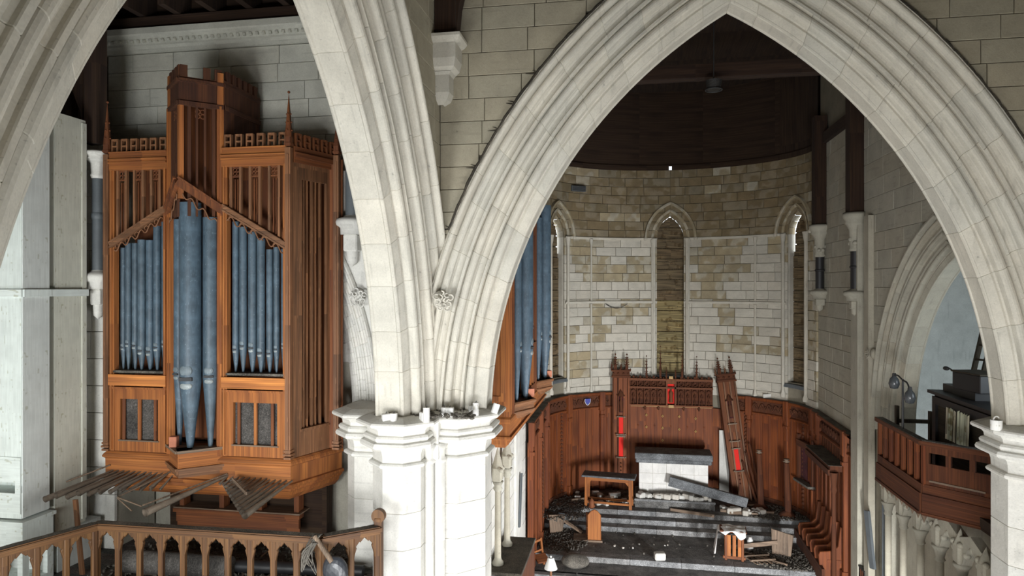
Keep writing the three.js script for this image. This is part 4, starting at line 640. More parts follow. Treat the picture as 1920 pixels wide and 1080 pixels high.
    for (let k = 0; k < nB; k++) { const a = SILL + k * hB + 0.006, b = a + hB - 0.026, gap = i === 1 ? 0 : b > SPR - 0.55 ? 0.065 : 0; const lo = [-1, 1].map((s) => { const inner = s === (i === 0 ? 1 : -1) ? gap : 0; return (y) => { const q = (2 * w.h) ** 2 - Math.max(0, y - SPR) ** 2; const half = y <= SPR ? w.h : Math.max(0.01, Math.sqrt(Math.max(0, q)) - w.h); return s * (half - inner); }; });
      if (Math.abs(lo[0](a)) < 0.03 && b > SPR) continue; mesh('board', blockGeo([[lo[0](a) - 0.0, a], [lo[1](a), a], [lo[1](b), b], [lo[0](b), b]], 0.03, 0.004, (x, y, o) => apse(w.c + x, y, -0.26 + o + (k % 2) * 0.004)), any(i === 1 && b < -0.2 ? M.board : M.boardDark), g); }
    mesh('board_backing', grid([SILL, SPR - 0.56].map((y) => [-1, -0.5, 0, 0.5, 1].map((k) => apse(w.c + k * w.h, y, -0.275)))), M.boardDark[0], g); { const q = i === 0 ? [-1, 0.8] : i === 1 ? [-1, 1] : [-0.8, 1]; const ys = [...Array(9)].map((_, k) => SPR - 0.56 + k * 0.16); mesh('board_backing', grid(ys.map((y) => [0, 0.25, 0.5, 0.75, 1].map((t) => { const qq = (2 * w.h) ** 2 - Math.max(0, y - SPR) ** 2, half = y <= SPR ? w.h : Math.max(0.0, Math.sqrt(Math.max(0, qq)) - w.h); return apse(w.c + (q[0] + (q[1] - q[0]) * t) * half, y, -0.275); }))), M.boardDark[0], g); }
    if (i === 1) for (let k = 0; k < 9; k++) mesh('bolt', ball(0.016, ...apse(w.c + rr(-0.3, 0.3), SILL + 0.3 + k * 0.52, -0.225)), M.wire, g);
  });
  // straight side walls of the chancel
  const wn = struct('wall_chancel_north', 'north wall of the chancel below the organ front', 'wall'); mesh('masonry', b3(CX0 - 0.5, CX0 - 0.06, -9, 7, AZ, -10.55), M.mortarPale, wn);
  ashlar(wn, { y0: -8, y1: -2.9, course: 0.42, w: [0.5, 0.9], lo: () => 12.6, hi: () => 18.6, map: (a, y, o) => [CX0 - 0.06 + o, y, -a], mats: M.pier }); mesh('dark_boards', b3(CX0 - 0.06, CX0 + 0.01, 2.8, 7, AZ, -10.6), M.darkWood, wn);
  mesh('wall_strip', b3(CX0, CX0 + 0.05, -8, -3.0, -17.6, -16.6), M.pier[0], wn);
  const ws = struct('wall_chancel_south', 'grey stone south wall of the chancel with an arched gallery opening', 'wall');
  const SA = { s: 2.66, R: 4.1, yc: -3.27, zc: -13.75 }, sc = 0.8, hw = (y, w = 0.72) => outer(SA, y, w);
  const poly = [[-10.55, -9], [-10.55, 7], [AZ, 7], [AZ, -9], [-16.9, -9], [-16.9, -3.27]]; for (let i = 0; i <= 12; i++) { const y = -3.27 + i * (4.55 / 12); poly.push([SA.zc - hw(y), y]); } for (let i = 11; i >= 0; i--) { const y = -3.27 + i * (4.55 / 12); poly.push([SA.zc + hw(y), y]); } poly.push([-10.8, -3.27], [-10.8, -9]);
  mesh('masonry', extrude(poly, 0.5).rotateY(-PI / 2).translate(CX1 + 0.56, 0, 0), M.mortar, ws);
  const mp = (a, y, o) => [CX1 + 0.06 - o, y, a];
  ashlar(ws, { y0: -8, y1: 1.28, course: 0.42, w: [0.6, 1.1], lo: () => AZ, hi: (y) => SA.zc - hw(Math.max(y, -3.2), 0.79), map: mp, mats: M.chancelStone });
  ashlar(ws, { y0: 1.28, y1: 4.2, course: 0.42, w: [0.8, 1.4], lo: () => AZ, hi: () => -10.6, map: mp, mats: M.chancelStone });
  const sa = struct('wall_gallery_arch', 'moulded stone arch over the pulpit gallery', 'arch'); for (const s of [-1, 1]) limb(sa, SA, (off, y, d) => [CX1 + d, y, SA.zc + s * off], M.chancelStone, { scale: sc });
  mesh('pilaster', [b3(CX1 - 0.12, CX1 + 0.02, -8, 1.7, -17.4, -17.1)], M.chancelStone[0], ws); mesh('pilaster', b3(CX1 - 0.16, CX1 + 0.02, -8, 1.7, -18.25, -17.75), M.chancelStone[1], ws);
  // hidden south side of the pier wall, chancel roof and its beams
  const rc = struct('ceiling_chancel', 'dark timber roof of the chancel', 'ceiling');
  mesh('tie_beam', b3(CX0, CX1, 4.6, 4.9, -15.7, -15.4), M.beam, rc);
  for (const z of [-21.2, -17.95]) { mesh('wall_post', b3(CX1 - 0.32, CX1 + 0.02, 1.85, 5, z - 0.18, z + 0.18), M.beam, rc); }
  mesh('plate', b3(CX1 - 0.1, CX1 + 0.05, 4.2, 4.5, AZ, -10.6), M.beam, rc);
  boss(CX1 - 0.05, -1.52, -17.0, 0.14, M.chancelStone[0], 'carved stone roundel on the south wall beside the gallery arch', -PI / 2);
  // gallery chamber beyond the arch
  const gw = struct('wall_gallery', 'pale plastered walls of the chamber behind the pulpit gallery', 'wall'); mesh('plaster', [b3(9.8, 10.1, -9, 4, -20, -10.6), b3(CX1 + 0.5, 10, -9, 4, -19.6, -19.3), b3(CX1 + 0.5, 7.3, -9, 4, -10.9, -10.6), b3(9.5, 10, -9, 4, -10.9, -10.6), b3(7.3, 9.5, -0.1, 4, -10.9, -10.6), b3(7.3, 9.5, -9, -3.1, -10.9, -10.6)], M.plaster, gw);
  const gi = struct('window_6', 'window of the gallery chamber', 'window'); mesh('glazing', b3(7.3, 9.5, -3.1, -0.1, -10.75, -10.72), M.sky, gi);
  const gc = struct('ceiling_gallery', 'roof of the gallery chamber', 'ceiling'); mesh('boards', b3(CX1 + 0.4, 10.1, 3, 3.2, -19.6, -10.6), M.plaster, gc);
  const gf = struct('floor_gallery_south', 'floor of the pulpit gallery', 'floor'); mesh('boards', b3(5.6, 10, -3.95, -3.75, -16.2, -10.9), M.darkWood, gf);
}
// wall shafts on the south wall
for (const [z, lab] of [[-21.2, 'dim wall shaft with dark drum nearest the southern lancet'], [-17.95, 'dim wall shaft with dark drum beside the gallery arch']]) {
  const o = thing('wall_shaft', lab, 'column', [CX1 - 0.14, -0.1, z]); wallShaft(o, M.black, M.chancelStone[2], { r: 0.13, mid: 1.0, top: 0.95, foot: 0.35 });
  for (let k = 0; k < 7; k++) mesh('carved_leaf', ball(0.06, 0.12 * Math.cos(k * 0.9 + 2), 1.2 + (k % 2) * 0.1, 0.14 * Math.sin(k * 0.9 + 2)), M.chancelStone[1], o);
}
// ---------- floors and steps ----------
{
  const f = struct('floor_chancel', 'grey carpeted chancel floor with broad stone steps', 'floor');
  const tread = (name, y0, y1, z0, z1, m, n) => { for (let i = 0; i < n; i++) { const w = (CX1 - CX0) / n; mesh(name, cbx(w - 0.006, y1 - y0, z1 - z0, 0.012, CX0 + (i + 0.5) * w, (y0 + y1) / 2, (z0 + z1) / 2), any(m), f); } };
  mesh('sanctuary_floor', b3(CX0 - 0.3, CX1 + 0.3, -7.5, -7.1, -26, -22.5), M.carpet, f);
  tread('step_stone', -7.26, -7.1, -22.5, -22.1, M.stepStone, 7); tread('step_stone', -7.42, -7.25, -22.2, -21.72, M.stepStone, 6); tread('step_stone', -7.58, -7.4, -21.85, -21.36, M.stepStone, 7);
  mesh('sanctuary_base', b3(CX0, CX1, -9, -7.4, -26, -21.9), M.carpet, f);
  mesh('choir_floor', b3(CX0, CX1, -9, -7.55, -22, -19.6), M.carpet, f); tread('step_stone', -7.72, -7.55, -19.62, -19.25, M.stepStone, 6);
  mesh('lower_floor', b3(CX0, CX1, -9, -7.7, -19.6, -18.4), M.carpet, f); tread('step_stone', -7.86, -7.7, -18.5, -18.2, M.stepStone, 6); mesh('nave_floor', b3(CX0, CX1, -9, -7.85, -18.3, -10.5), M.carpet, f);
  // the strip of patterned carpet at the foot of the steps
  const c = thing('carpet_runner', 'dark red patterned carpet runner below the chancel step', 'carpet', [-1.2, -7.849, -17.55]); mesh('pile', b3(-1.5, 2.2, 0, 0.012, -0.5, 0.55), M.cloth, c); for (let i = 0; i < 5; i++) mesh('woven_motif', [cbx(0.05, 0.004, 0.9, 0.001, -1.2 + i * 0.75, 0.014, 0), ...[-0.3, 0, 0.3].map((z) => mv(new THREE.CylinderGeometry(0.09, 0.09, 0.004, 4), -1.2 + i * 0.75, 0.015, z))], M.fabricRed, c);
}
// ---------- oak panelling round the apse ----------
{
  const w = struct('wall_panelling', 'tall dark oak panelling curving round the apse below the stone', 'panelling');
  const S0 = -3.6, S1 = APL + 3.6, gapA = APL / 2 - 2.05, gapB = APL / 2 + 2.05, seatA = APL + 0.7, seatB = APL + 3.1, n = 64, d = (S1 - S0) / n;
  for (let i = 0; i < n; i++) {
    const a = S0 + i * d, b = a + d, mid = (a + b) / 2; if (mid > seatA && mid < seatB) continue;
    const bot = mid < -0.3 || mid > APL + 0.3 ? -7.6 : -7.12, x = blockGeo([[a + 0.004, bot], [b - 0.004, bot], [b - 0.004, -4.2], [a + 0.004, -4.2]], 0.05, 0.004, (s, y, o) => apse(s, y, 0.07 + o)); mesh('board', x, any(M.panelWood), w);
    if (i % 2) mesh('muntin', blockGeo([[b - 0.025, bot], [b + 0.025, bot], [b + 0.025, -4.2], [b - 0.025, -4.2]], 0.04, 0.01, (s, y, o) => apse(s, y, 0.115 + o)), any(M.panelWood), w);
    else if (i % 8 === 0) mesh('carved_strip', [...Array(22)].map((_, k) => ball(0.045, ...apse(b, -7.0 + k * 0.13, 0.135), 1, 1.2, 1)), any(M.carved), w);
  }
  const run = (name, prof, m, a = S0, b = S1, k = 60) => mesh(name, grid(prof.map(([o, y]) => [...Array(k + 1)].map((_, i) => apse(a + (b - a) * i / k, y, o)))), m, w);
  run('skirting', [[0.07, -6.95], [0.15, -6.97], [0.16, -7.12]], M.carved[1], 0, APL);
  for (const [a, b] of [[S0, gapA], [gapB, S1]]) {
    run('frieze_board', [[0.1, -4.2], [0.1, -3.74]], M.carved[0], a, b); run('lower_rail', [[0.08, -4.25], [0.16, -4.24], [0.17, -4.2], [0.14, -4.18], [0.1, -4.17]], M.panelWood[0], a, b); run('cresting', [[0.1, -3.8], [0.17, -3.79], [0.22, -3.75], [0.24, -3.71], [0.22, -3.68], [0.0, -3.67]], M.panelWood[1], a, b);
    run('dusty_ledge', [[0.23, -3.672], [0.12, -3.655 ], [0.03, -3.66]], M.rubble, a, b, 40);
    for (let s = a + 0.2; s < b - 0.1; s += 0.26) { const sw = [...Array(9)].map((_, k) => apse(s + 0.13 * k / 8 * 2 - 0.13, -3.98 + 0.09 * Math.sin(k / 8 * 2 * PI), 0.135)); mesh('carved_scroll', [tube(sw, 0.028, 16, 5), new THREE.TorusGeometry(0.06, 0.022, 5, 9, 4.6).rotateZ(s * 3).rotateY(Math.atan2(apse(s, 0, 1)[0] - apse(s, 0, 0)[0], apse(s, 0, 1)[2] - apse(s, 0, 0)[2])).translate(...apse(s, -3.98, 0.14))], any(M.carved), w); }
  }
  for (const s of [-3.5, -1.7, -0.1, 1.75, 3.2, APL - 3.0, APL - 1.55, APL + 0.0, APL + 0.62, APL + 3.2]) {
    const bot = s < 0 || s > APL - 0.2 ? -7.6 : -7.12, p = (h0, h1, o0, wd) => blockGeo([[s - wd, h0], [s + wd, h0], [s + wd, h1], [s - wd, h1]], o0, 0.015, (q, y, o) => apse(q, y, 0.1 + o));
    mesh('pilaster', [p(bot, -3.7, 0.12, 0.07), p(-4.3, -3.66, 0.16, 0.11), p(-4.55, -4.45, 0.16, 0.09), p(bot, bot + 0.35, 0.16, 0.1)], any(M.panelWood), w);
  }
  { const p = apse(2.6, -3.96, 0.17), e = thing('shield', 'small blue painted shield on the panelling frieze', 'shield', [p[0], p[1] - 0.09, p[2]], 0.5); mesh('field', extrude([[-0.1, 0.18], [-0.1, 0.07], [0, -0.04], [0.1, 0.07], [0.1, 0.18]], 0.03), mat(null, [0.05, 0.06, 0.3], 0.5), e); mesh('rim', tube([[-0.1, 0.18, 0.02], [-0.1, 0.07, 0.02], [0, -0.04, 0.02], [0.1, 0.07, 0.02], [0.1, 0.18, 0.02]], 0.012, 20, 5), M.white, e); }
  // niche with shelf in the south curve
  { const s = APL - 0.45, o = thing('credence_niche', 'oak framed niche with red back and broken shelf in the panelling', 'niche', apse(s, -6.05, 0.12)), put = absIn(o), blk = (s0, s1, y0, y1, o0, o1, m, name) => put(name, blockGeo([[s0, y0], [s1, y0], [s1, y1], [s0, y1]], o1, 0.008, (q, y, oo) => apse(q, y, o0 + oo)), m);
    blk(s - 0.5, s + 0.5, -5.95, -4.95, 0.12, 0.02, M.fabricRed, 'niche_back'); blk(s - 0.58, s - 0.46, -6.1, -4.6, 0.12, 0.1, M.carved[0], 'frame_post'); blk(s + 0.46, s + 0.58, -6.1, -4.6, 0.12, 0.1, M.carved[0], 'frame_post'); blk(s - 0.58, s + 0.58, -4.95, -4.75, 0.12, 0.12, M.carved[1], 'lintel'); blk(s - 0.6, s + 0.6, -6.05, -5.98, 0.12, 0.22, M.rubble, 'shelf'); blk(s + 0.12, s + 0.42, -5.9, -5.1, 0.13, 0.08, M.panelWood[1], 'inner_panel'); }
  // stall seats on the straight south side
  const st = thing('sedilia', 'row of oak wall seats with curved arms along the south panelling', 'bench', [CX1 - 0.35, -7.6, AZ + 1.9]), put = absIn(st);
  put('back_board', b3(CX1 - 0.1, CX1 - 0.04, -7.6, -4.6, AZ + 0.75, AZ + 3.05), M.panelWood[2]);
  for (let i = 0; i < 6; i++) put('back_muntin', b3(CX1 - 0.14, CX1 - 0.09, -6.8, -4.6, AZ + 0.8 + i * 0.42, AZ + 0.88 + i * 0.42), any(M.panelWood));
  put('canopy', [b3(CX1 - 0.5, CX1 - 0.04, -4.75, -4.6, AZ + 0.7, AZ + 3.1), b3(CX1 - 0.55, CX1 - 0.4, -4.85, -4.7, AZ + 0.7, AZ + 3.1)], M.carved[0]); put('canopy_dust', b3(CX1 - 0.54, CX1 - 0.06, -4.6, -4.59, AZ + 0.7, AZ + 3.1), M.rubble);
  for (let i = 0; i < 10; i++) put('gallery_bar', b3(CX1 - 0.1, CX1 - 0.05, -4.58, -4.22, AZ + 0.8 + i * 0.24, AZ + 0.85 + i * 0.24), any(M.carved));
  put('seat', b3(CX1 - 0.55, CX1 - 0.1, -7.12, -7.05, AZ + 0.75, AZ + 3.05), M.panelWood[3]); put('kick_board', b3(CX1 - 0.75, CX1 - 0.68, -7.6, -7.2, AZ + 0.3, AZ + 3.3), M.carved[1]);
  for (let i = 0; i < 6; i++) put('arm', [extrude([[0, -7.6], [0, -6.2], [-0.12, -6.2], [-0.18, -6.7], [-0.3, -6.82], [-0.62, -6.86], [-0.66, -6.95], [-0.6, -7.6]], 0.08, 0.012).translate(CX1 - 0.1, 0, AZ + 0.75 + i * 0.44)], any(M.panelWood));
  put('column', lathe([[0.09, -7.6], [0.06, -7.45], [0.05, -5.3], [0.08, -5.2], [0.06, -5.1], [0.1, -4.75]], 10, CX1 - 0.42, 0, AZ + 3.15), M.carved[0]);
}

// ---------- reredos, altar and furniture of the sanctuary ----------
const SF = -7.1;
function crocketed(put, x, y, z, h, w, m, name = 'pinnacle') {
  put(name, [bx(w, h * 0.3, w, x, y + h * 0.15, z), new THREE.ConeGeometry(w * 0.6, h * 0.72, 4).rotateY(PI / 4).translate(x, y + h * 0.64, z), ...[0.36, 0.5, 0.64, 0.78].flatMap((k) => [[-1, 0], [1, 0], [0, 1]].map(([a, b]) => ball(w * 0.22, x + a * w * (0.95 - k * 0.8), y + h * k, z + b * w * (0.95 - k * 0.8)))), ball(w * 0.3, x, y + h, z)], m);
}
function reredosPost(put, m, red, two) {         // a panelled buttress 0.58 wide, 4.3 tall, foot at 0
  put('board', [b3(-0.29, 0.29, 0, 4.0, -0.16, -0.05)], m[0]);
  for (const x of [-0.27, -0.1, 0.1, 0.27]) put('moulding', [b3(x - 0.025, x + 0.025, 0, 4.0, -0.05, 0.01 + (Math.abs(x) > 0.2 ? 0.04 : 0))], any(m));
  put('cap', [b3(-0.33, 0.33, 3.95, 4.02, -0.18, 0.08), b3(-0.3, 0.3, 4.02, 4.18, -0.16, 0.05), b3(-0.34, 0.34, 4.18, 4.23, -0.18, 0.08)], m[1]);
  for (const x of [-0.26, -0.09, 0.09, 0.26]) put('cap_cusp', [ball(0.035, x, 4.1, 0.07), ball(0.03, x + 0.06, 4.25, 0.04)], m[1]);
  for (const x of [-0.2, 0.2]) crocketed(put, x, 4.22, 0, 0.55, 0.1, m[1]); for (const x of [-0.33, 0]) crocketed(put, x, 4.2, -0.02, 0.28, 0.05, m[2]);
  put('niche', [b3(-0.11, 0.11, 2.72, 3.35, -0.05, -0.03)], M.fabricRed); put('niche_figure', lathe([[0, 0], [0.07, 0.01], [0.06, 0.2], [0.075, 0.36], [0.03, 0.42], [0.045, 0.48], [0.03, 0.54], [0, 0.56]], 10, 0, 2.76, 0.02), m[1]);
  put('niche_canopy', [new THREE.ConeGeometry(0.14, 0.22, 6).translate(0, 3.42, 0.02), b3(-0.13, 0.13, 3.3, 3.34, -0.05, 0.07)], m[1]);
  for (const [y0, y1, on] of red) { if (on) put('red_panel', b3(-0.12, 0.12, y0, y1, -0.05, -0.02), M.red); put('shelf_moulding', [b3(-0.15, 0.15, y0 - 0.05, y0 - 0.01, -0.05, 0.06), ...[-0.15, 0.15].map((x) => ball(0.035, x, y0 - 0.02, 0.05))], M.oakGrey[0]); put('shelf_moulding', b3(-0.15, 0.15, y1 + 0.01, y1 + 0.05, -0.05, 0.06), M.oakGrey[1]); }
  for (let k = 0; k < 4; k++) put('drop', ball(0.025, 0, 0.55 + k * 0.13, 0.0), M.carved[1]);
}
{
  const o = thing('reredos', 'carved oak reredos with pinnacled canopy behind the white altar', 'screen', [AX, SF, -24.55]), put = (n, g, m, p = o) => mesh(n, g, m, p);
  for (let i = 0; i < 10; i++) put('board', cbx(0.322, 3.0, 0.05, 0.006, -1.47 + i * 0.327, 1.5, -0.06), any(M.panelWood));
  for (let i = 0; i < 11; i++) put('muntin', [bx(0.035, 3.0, 0.05, -1.63 + i * 0.327, 1.5, -0.03), ...(i % 2 ? [0.9, 1.6, 2.25] : []).map((y) => mv(ball(0.03, 0, 0, 0, 1, 1, 0.5), -1.63 + i * 0.327, y, 0.0))], i % 2 ? M.panelWood[1] : M.panelWood[4]);
  for (const [x, y] of [[-0.98, 2.62], [-0.98, 2.2], [-0.33, 2.6], [-0.33, 2.18], [-0.33, 1.75], [0.33, 2.6], [0.33, 2.15], [0.98, 2.55], [0.98, 2.1]]) put('gilt_flower', [[-1, 0], [1, 0], [0, -1], [0, 1]].map(([a, b]) => ball(0.022, x + a * 0.03, y + b * 0.03, 0.0)), M.gold);
  put('canopy_back', b3(-1.65, 1.65, 2.98, 3.9, -0.1, -0.02), M.carved[0]); put('canopy_rail', [b3(-1.65, 1.65, 2.95, 3.01, -0.06, 0.12), b3(-1.65, 1.65, 3.58, 3.64, -0.06, 0.14), b3(-1.65, 1.65, 3.84, 3.92, -0.06, 0.12)], M.oakDark[0]);
  put('gilt_line', b3(-1.6, 1.6, 2.94, 2.952, 0.1, 0.125), M.gold);
  for (let i = 0; i < 12; i++) { const x = -1.5 + i * 0.272; if (Math.abs(x) < 0.22) continue; put('tracery_bay', [new THREE.TorusGeometry(0.075, 0.022, 5, 10).translate(x, 3.74, 0.06), b3(x - 0.13, x - 0.1, 3.0, 3.84, -0.02, 0.09), new THREE.TorusGeometry(0.09, 0.02, 5, 10, PI).translate(x, 3.42, 0.05), new THREE.TorusGeometry(0.045, 0.016, 5, 8).translate(x, 3.3, 0.04), b3(x - 0.012, x + 0.012, 3.02, 3.4, -0.02, 0.05), new THREE.ConeGeometry(0.05, 0.16, 5).translate(x, 3.15, 0.05)], any(M.carved)); put('cresting_leaf', [ball(0.05, x, 3.96, 0.03, 1, 1.2, 0.7), ball(0.035, x + 0.12, 3.94, 0.03)], any(M.carved)); }
  for (const x of [-1.04, -0.5, 0.5, 1.1]) put('pendant', [ball(0.055, x, 2.92, 0.1), ball(0.035, x, 2.85, 0.1)], M.carved[1]);
  for (const [x, h] of [[-0.98, 0.85], [-0.42, 1.2], [0.45, 1.1], [1.02, 0.85]]) crocketed(put, x, 3.85, 0, h, 0.08, M.carved[1]);
  put('centre_niche', b3(-0.14, 0.14, 3.05, 3.75, -0.02, 0.02), M.red); put('centre_niche_frame', [b3(-0.2, -0.14, 2.95, 3.9, -0.02, 0.14), b3(0.14, 0.2, 2.95, 3.9, -0.02, 0.14), b3(-0.2, 0.2, 3.75, 3.9, -0.02, 0.14)], M.oakDark[1]);
  put('centre_figure', lathe([[0, 0], [0.09, 0.02], [0.07, 0.2], [0.09, 0.36], [0.03, 0.44], [0.05, 0.5], [0.03, 0.56], [0, 0.58]], 10, 0, 3.08, 0.07), M.oakDark[0]);
  put('gilt_bracket', [bx(0.2, 0.1, 0.06, 0, 2.97, 0.14), bx(0.16, 0.09, 0.06, 0, 3.97, 0.1)], M.gold); crocketed(put, -0.18, 3.9, 0.05, 0.4, 0.06, M.carved[2]); crocketed(put, 0.18, 3.9, 0.05, 0.4, 0.06, M.carved[2]);
  o.scale.x = 0.86;
  const p = thing('reredos_buttress', 'upright pinnacled oak buttress with two red panels beside the reredos', 'buttress', [AX - 1.72, SF, -24.3]); reredosPost((n, g, m) => mesh(n, g, m, p), [M.panelWood[2], M.carved[0], M.carved[1]], [[1.98, 2.55, 1], [1.18, 1.86, 1]]);
  const q = thing('reredos_buttress', 'pinnacled oak buttress with one red panel, leaning away from the reredos', 'buttress', [AX + 2.3, SF, -23.75]); q.rotation.set(-0.16, 0.1, 0.115); reredosPost((n, g, m) => mesh(n, g, m, q), [M.oakDark[0], M.carved[0], M.oakWorn[0]], [[1.98, 2.5, 0], [1.0, 1.68, 1]]);
  for (let i = 0; i < 3; i++) { const s = single('loose_batten', 'long loose oak batten fanned out at the foot of the leaning buttress', 'batten', bar([0, 0, 0], [-0.42 + i * 0.02, 1.3 + i * 0.3, -0.35], 0.06, 0.04), any(M.carved), [AX + 2.72 + i * 0.09, SF, -23.5 + rr(-0.05, 0.05)], 0, 'battens at the foot of the leaning buttress'); }
  single('bare_masonry', 'strip of pale bare wall exposed where the buttress came away', 'masonry', b3(-0.16, 0.16, 0, 2.2, -0.02, 0.02), M.whiteStone[0], [AX + 1.78, SF, -24.42]);
}
{ // altar on its footpace
  const f = thing('altar_footpace', 'low grey stone platform in front of the altar', 'step', [AX, SF, -23.2]); mesh('slab', cbx(2.5, 0.28, 1.5, 0.02, 0, 0.14, 0), M.carpet, f); mesh('nosing', cbx(2.54, 0.06, 0.1, 0.01, 0, 0.26, 0.74), M.stepStone[1], f);
  const o = thing('altar', 'white block stone altar with a heavy grey slab on top', 'altar', [AX, SF + 0.28, -23.45]);
  const mats = M.whiteStone; for (let r = 0; r < 3; r++) for (let i = 0; i < 5; i++) mesh('stone_block', cbx(0.44, 0.335, 0.7, 0.006, -0.89 + i * 0.445, 0.17 + r * 0.34, 0), M.altarStone, o);
  mesh('core', b3(-1.11, 1.11, 0, 1.02, -0.34, 0.34), M.mortarPale, o);
  mesh('slab', [cbx(2.5, 0.2, 0.95, 0.02, 0, 1.26, 0), cbx(2.44, 0.14, 0.88, 0.03, 0, 1.1, 0)], M.greySlab, o);
  single('fallen_slab', 'long grey stone slab fallen aslant against the altar', 'slab', bar([-1.15, 0.72, 0], [1.25, 0.2, 0.18], 0.3, 0.12), M.greySlab, [AX + 1.0, SF + 0.1, -22.75]);
}
{ // communion table
  const o = thing('side_table', 'brown wooden table with a dusty grey top by the panelling', 'table', [-0.75, SF, -22.5], -0.1);
  mesh('table_top', cbx(1.72, 0.06, 0.62, 0.01, 0, 0.98, 0), M.greySlab, o); mesh('apron', [b3(-0.75, 0.75, 0.84, 0.95, 0.2, 0.24), b3(-0.75, 0.75, 0.84, 0.95, -0.24, -0.2)], M.oak[0], o);
  for (const x of [-0.7, 0.7]) for (const z of [-0.22, 0.22]) mesh('leg', bar([x * 1.03, 0, z * 1.05], [x, 0.95, z], 0.09, 0.08), any(M.oak), o); mesh('stretcher', [b3(-0.7, 0.7, 0.1, 0.17, 0.18, 0.23), b3(-0.7, 0.7, 0.1, 0.17, -0.23, -0.18)], M.oak[1], o);
  for (const x of [-0.55, 0.55]) mesh('corner_brace', extrude([[0, 0], [x > 0 ? 0.12 : -0.12, 0], [x > 0 ? 0.12 : -0.12, -0.14]], 0.04).translate(x, 0.84, 0.2), M.oak[2], o);
  // prayer desk in front
  const d = thing('prayer_desk', 'oak prayer desk end panel with a turned finial in front of the steps', 'desk', [-1.12, -7.55, -20.5], 0.05);
  mesh('end_panel', extrude([[-0.2, 0], [0.2, 0], [0.2, 0.78], [0.1, 0.9], [0, 0.95], [-0.1, 0.9], [-0.2, 0.78]], 0.06, 0.012), M.oak[1], d); mesh('rear_panel', extrude([[-0.2, 0], [0.2, 0], [0.2, 0.72], [-0.2, 0.72]], 0.06).translate(-0.05, 0, -0.4), M.oakDark[0], d); mesh('finial', lathe([[0.05, 0.92], [0.11, 0.98], [0.08, 1.06], [0.1, 1.12], [0.04, 1.2], [0, 1.24]], 12, -0.08, 0, -0.15), M.oakDark[1], d); mesh('seat_board', b3(-0.22, 0.12, 0.38, 0.42, -0.38, 0.04), M.oakDark[2], d); mesh('base_board', b3(-0.62, 0.24, 0, 0.05, -0.45, 0.12), M.oakGrey[0], d);
  const k = thing('broken_desk', 'toppled oak desk end lying on the rubble near the panelling', 'desk', [-2.25, -7.55, -21.0], 0.55); mesh('end_panel', extrude([[-0.3, 0], [0.12, 0.02], [0.3, 0.5], [-0.25, 0.55]], 0.06, 0.01).rotateX(-0.35), M.oakGrey[1], k); mesh('rail', bar([0.1, 0.42, -0.1], [0.6, 0.06, 0.42], 0.12, 0.05), M.oakGrey[2], k); mesh('shelf', bar([0.2, 0.5, -0.2], [0.5, 0.3, -0.5], 0.2, 0.03), M.slate, k);
  const k2 = thing('broken_desk', 'toppled oak desk end with long rails beside the cloth draped stand', 'desk', [4.15, -7.55, -20.3], -0.4); mesh('end_panel', extrude([[-0.25, 0], [0.25, 0], [0.3, 0.6], [-0.3, 0.68]], 0.06, 0.01).rotateX(-0.2), M.oakGrey[0], k2); mesh('rail', [bar([-0.1, 0.35, 0], [-1.35, 0.06, 0.35], 0.12, 0.05), bar([-0.9, 0.05, 0.5], [0.3, 0.05, 0.75], 0.06, 0.05)], M.oakGrey[1], k2);
  // stand with cloth
  const s = thing('kneeler_stand', 'small wooden stand under a crumpled white cloth on the chancel floor', 'stand', [2.72, -7.55, -19.9], -0.1);
  for (const x of [-0.22, 0.22]) for (const z of [-0.2, 0.2]) mesh('leg', cbx(0.07, 0.78, 0.07, 0.01, x + 0.08, 0.39, z), any(M.oakDark), s); for (let i = 0; i < 3; i++) mesh('slat', cbx(0.09, 0.6, 0.03, 0.006, -0.06 + i * 0.14, 0.4, 0.2), any(M.oak), s); mesh('desk_top', cbx(0.72, 0.04, 0.52, 0.008, 0.05, 0.8, 0), M.oakDark[0], s); mesh('foot_rail', cbx(0.6, 0.08, 0.06, 0.01, 0.08, 0.08, 0.2), M.oakDark[1], s);
  const c = single('white_cloth', 'crumpled white cloth draped over the small wooden stand', 'cloth', (() => { const rows = []; for (let j = 0; j <= 14; j++) { const row = []; for (let i = 0; i <= 18; i++) { const u = i / 18, v = j / 14, x = -0.42 + u * 0.8, fold = 0.012 * Math.sin(u * 17 + v * 4) + 0.01 * Math.sin(v * 13 + u * 6); let y = 0.84 + fold, z = -0.26 + v * 0.5, xx = x; if (u < 0.3) { const k = (0.3 - u) / 0.3; xx = -0.34 - 0.03 * Math.sin(v * 15) * k - 0.1 * k; y = 0.85 - k * (0.68 + 0.06 * Math.sin(v * 3)); z *= 1 + 0.25 * k; } if (v > 0.75 && u > 0.3) { const k = (v - 0.75) / 0.25; y -= k * (0.12 + 0.1 * Math.sin(u * 9)); z = 0.29 + 0.01 * Math.sin(u * 25); } row.push([xx, y, z]); } rows.push(row); } return grid(rows, true); })(), M.white, [2.72, -7.55, -19.9], -0.1);
  const ch = thing('broken_chair', 'slatted chair back lying flat beside the cloth draped stand', 'chair', [3.45, -7.53, -19.75], 0.3); for (let i = 0; i < 5; i++) mesh('slat', bar([-0.28 + i * 0.14, 0.02, -0.22], [-0.2 + i * 0.14, 0.03, 0.3], 0.04, 0.025), any(M.oakGrey), ch); mesh('rail', [bar([-0.4, 0.05, -0.22], [0.4, 0.05, -0.22], 0.05, 0.04), bar([-0.3, 0.05, 0.1], [0.42, 0.05, 0.1], 0.05, 0.04)], M.oakGrey[0], ch);
  single('white_bottle', 'small white container standing behind the cloth draped stand', 'bottle', lathe([[0, 0], [0.09, 0], [0.09, 0.26], [0.05, 0.32], [0.05, 0.36], [0, 0.36]], 12), M.white, [3.35, -7.55, -20.6]);
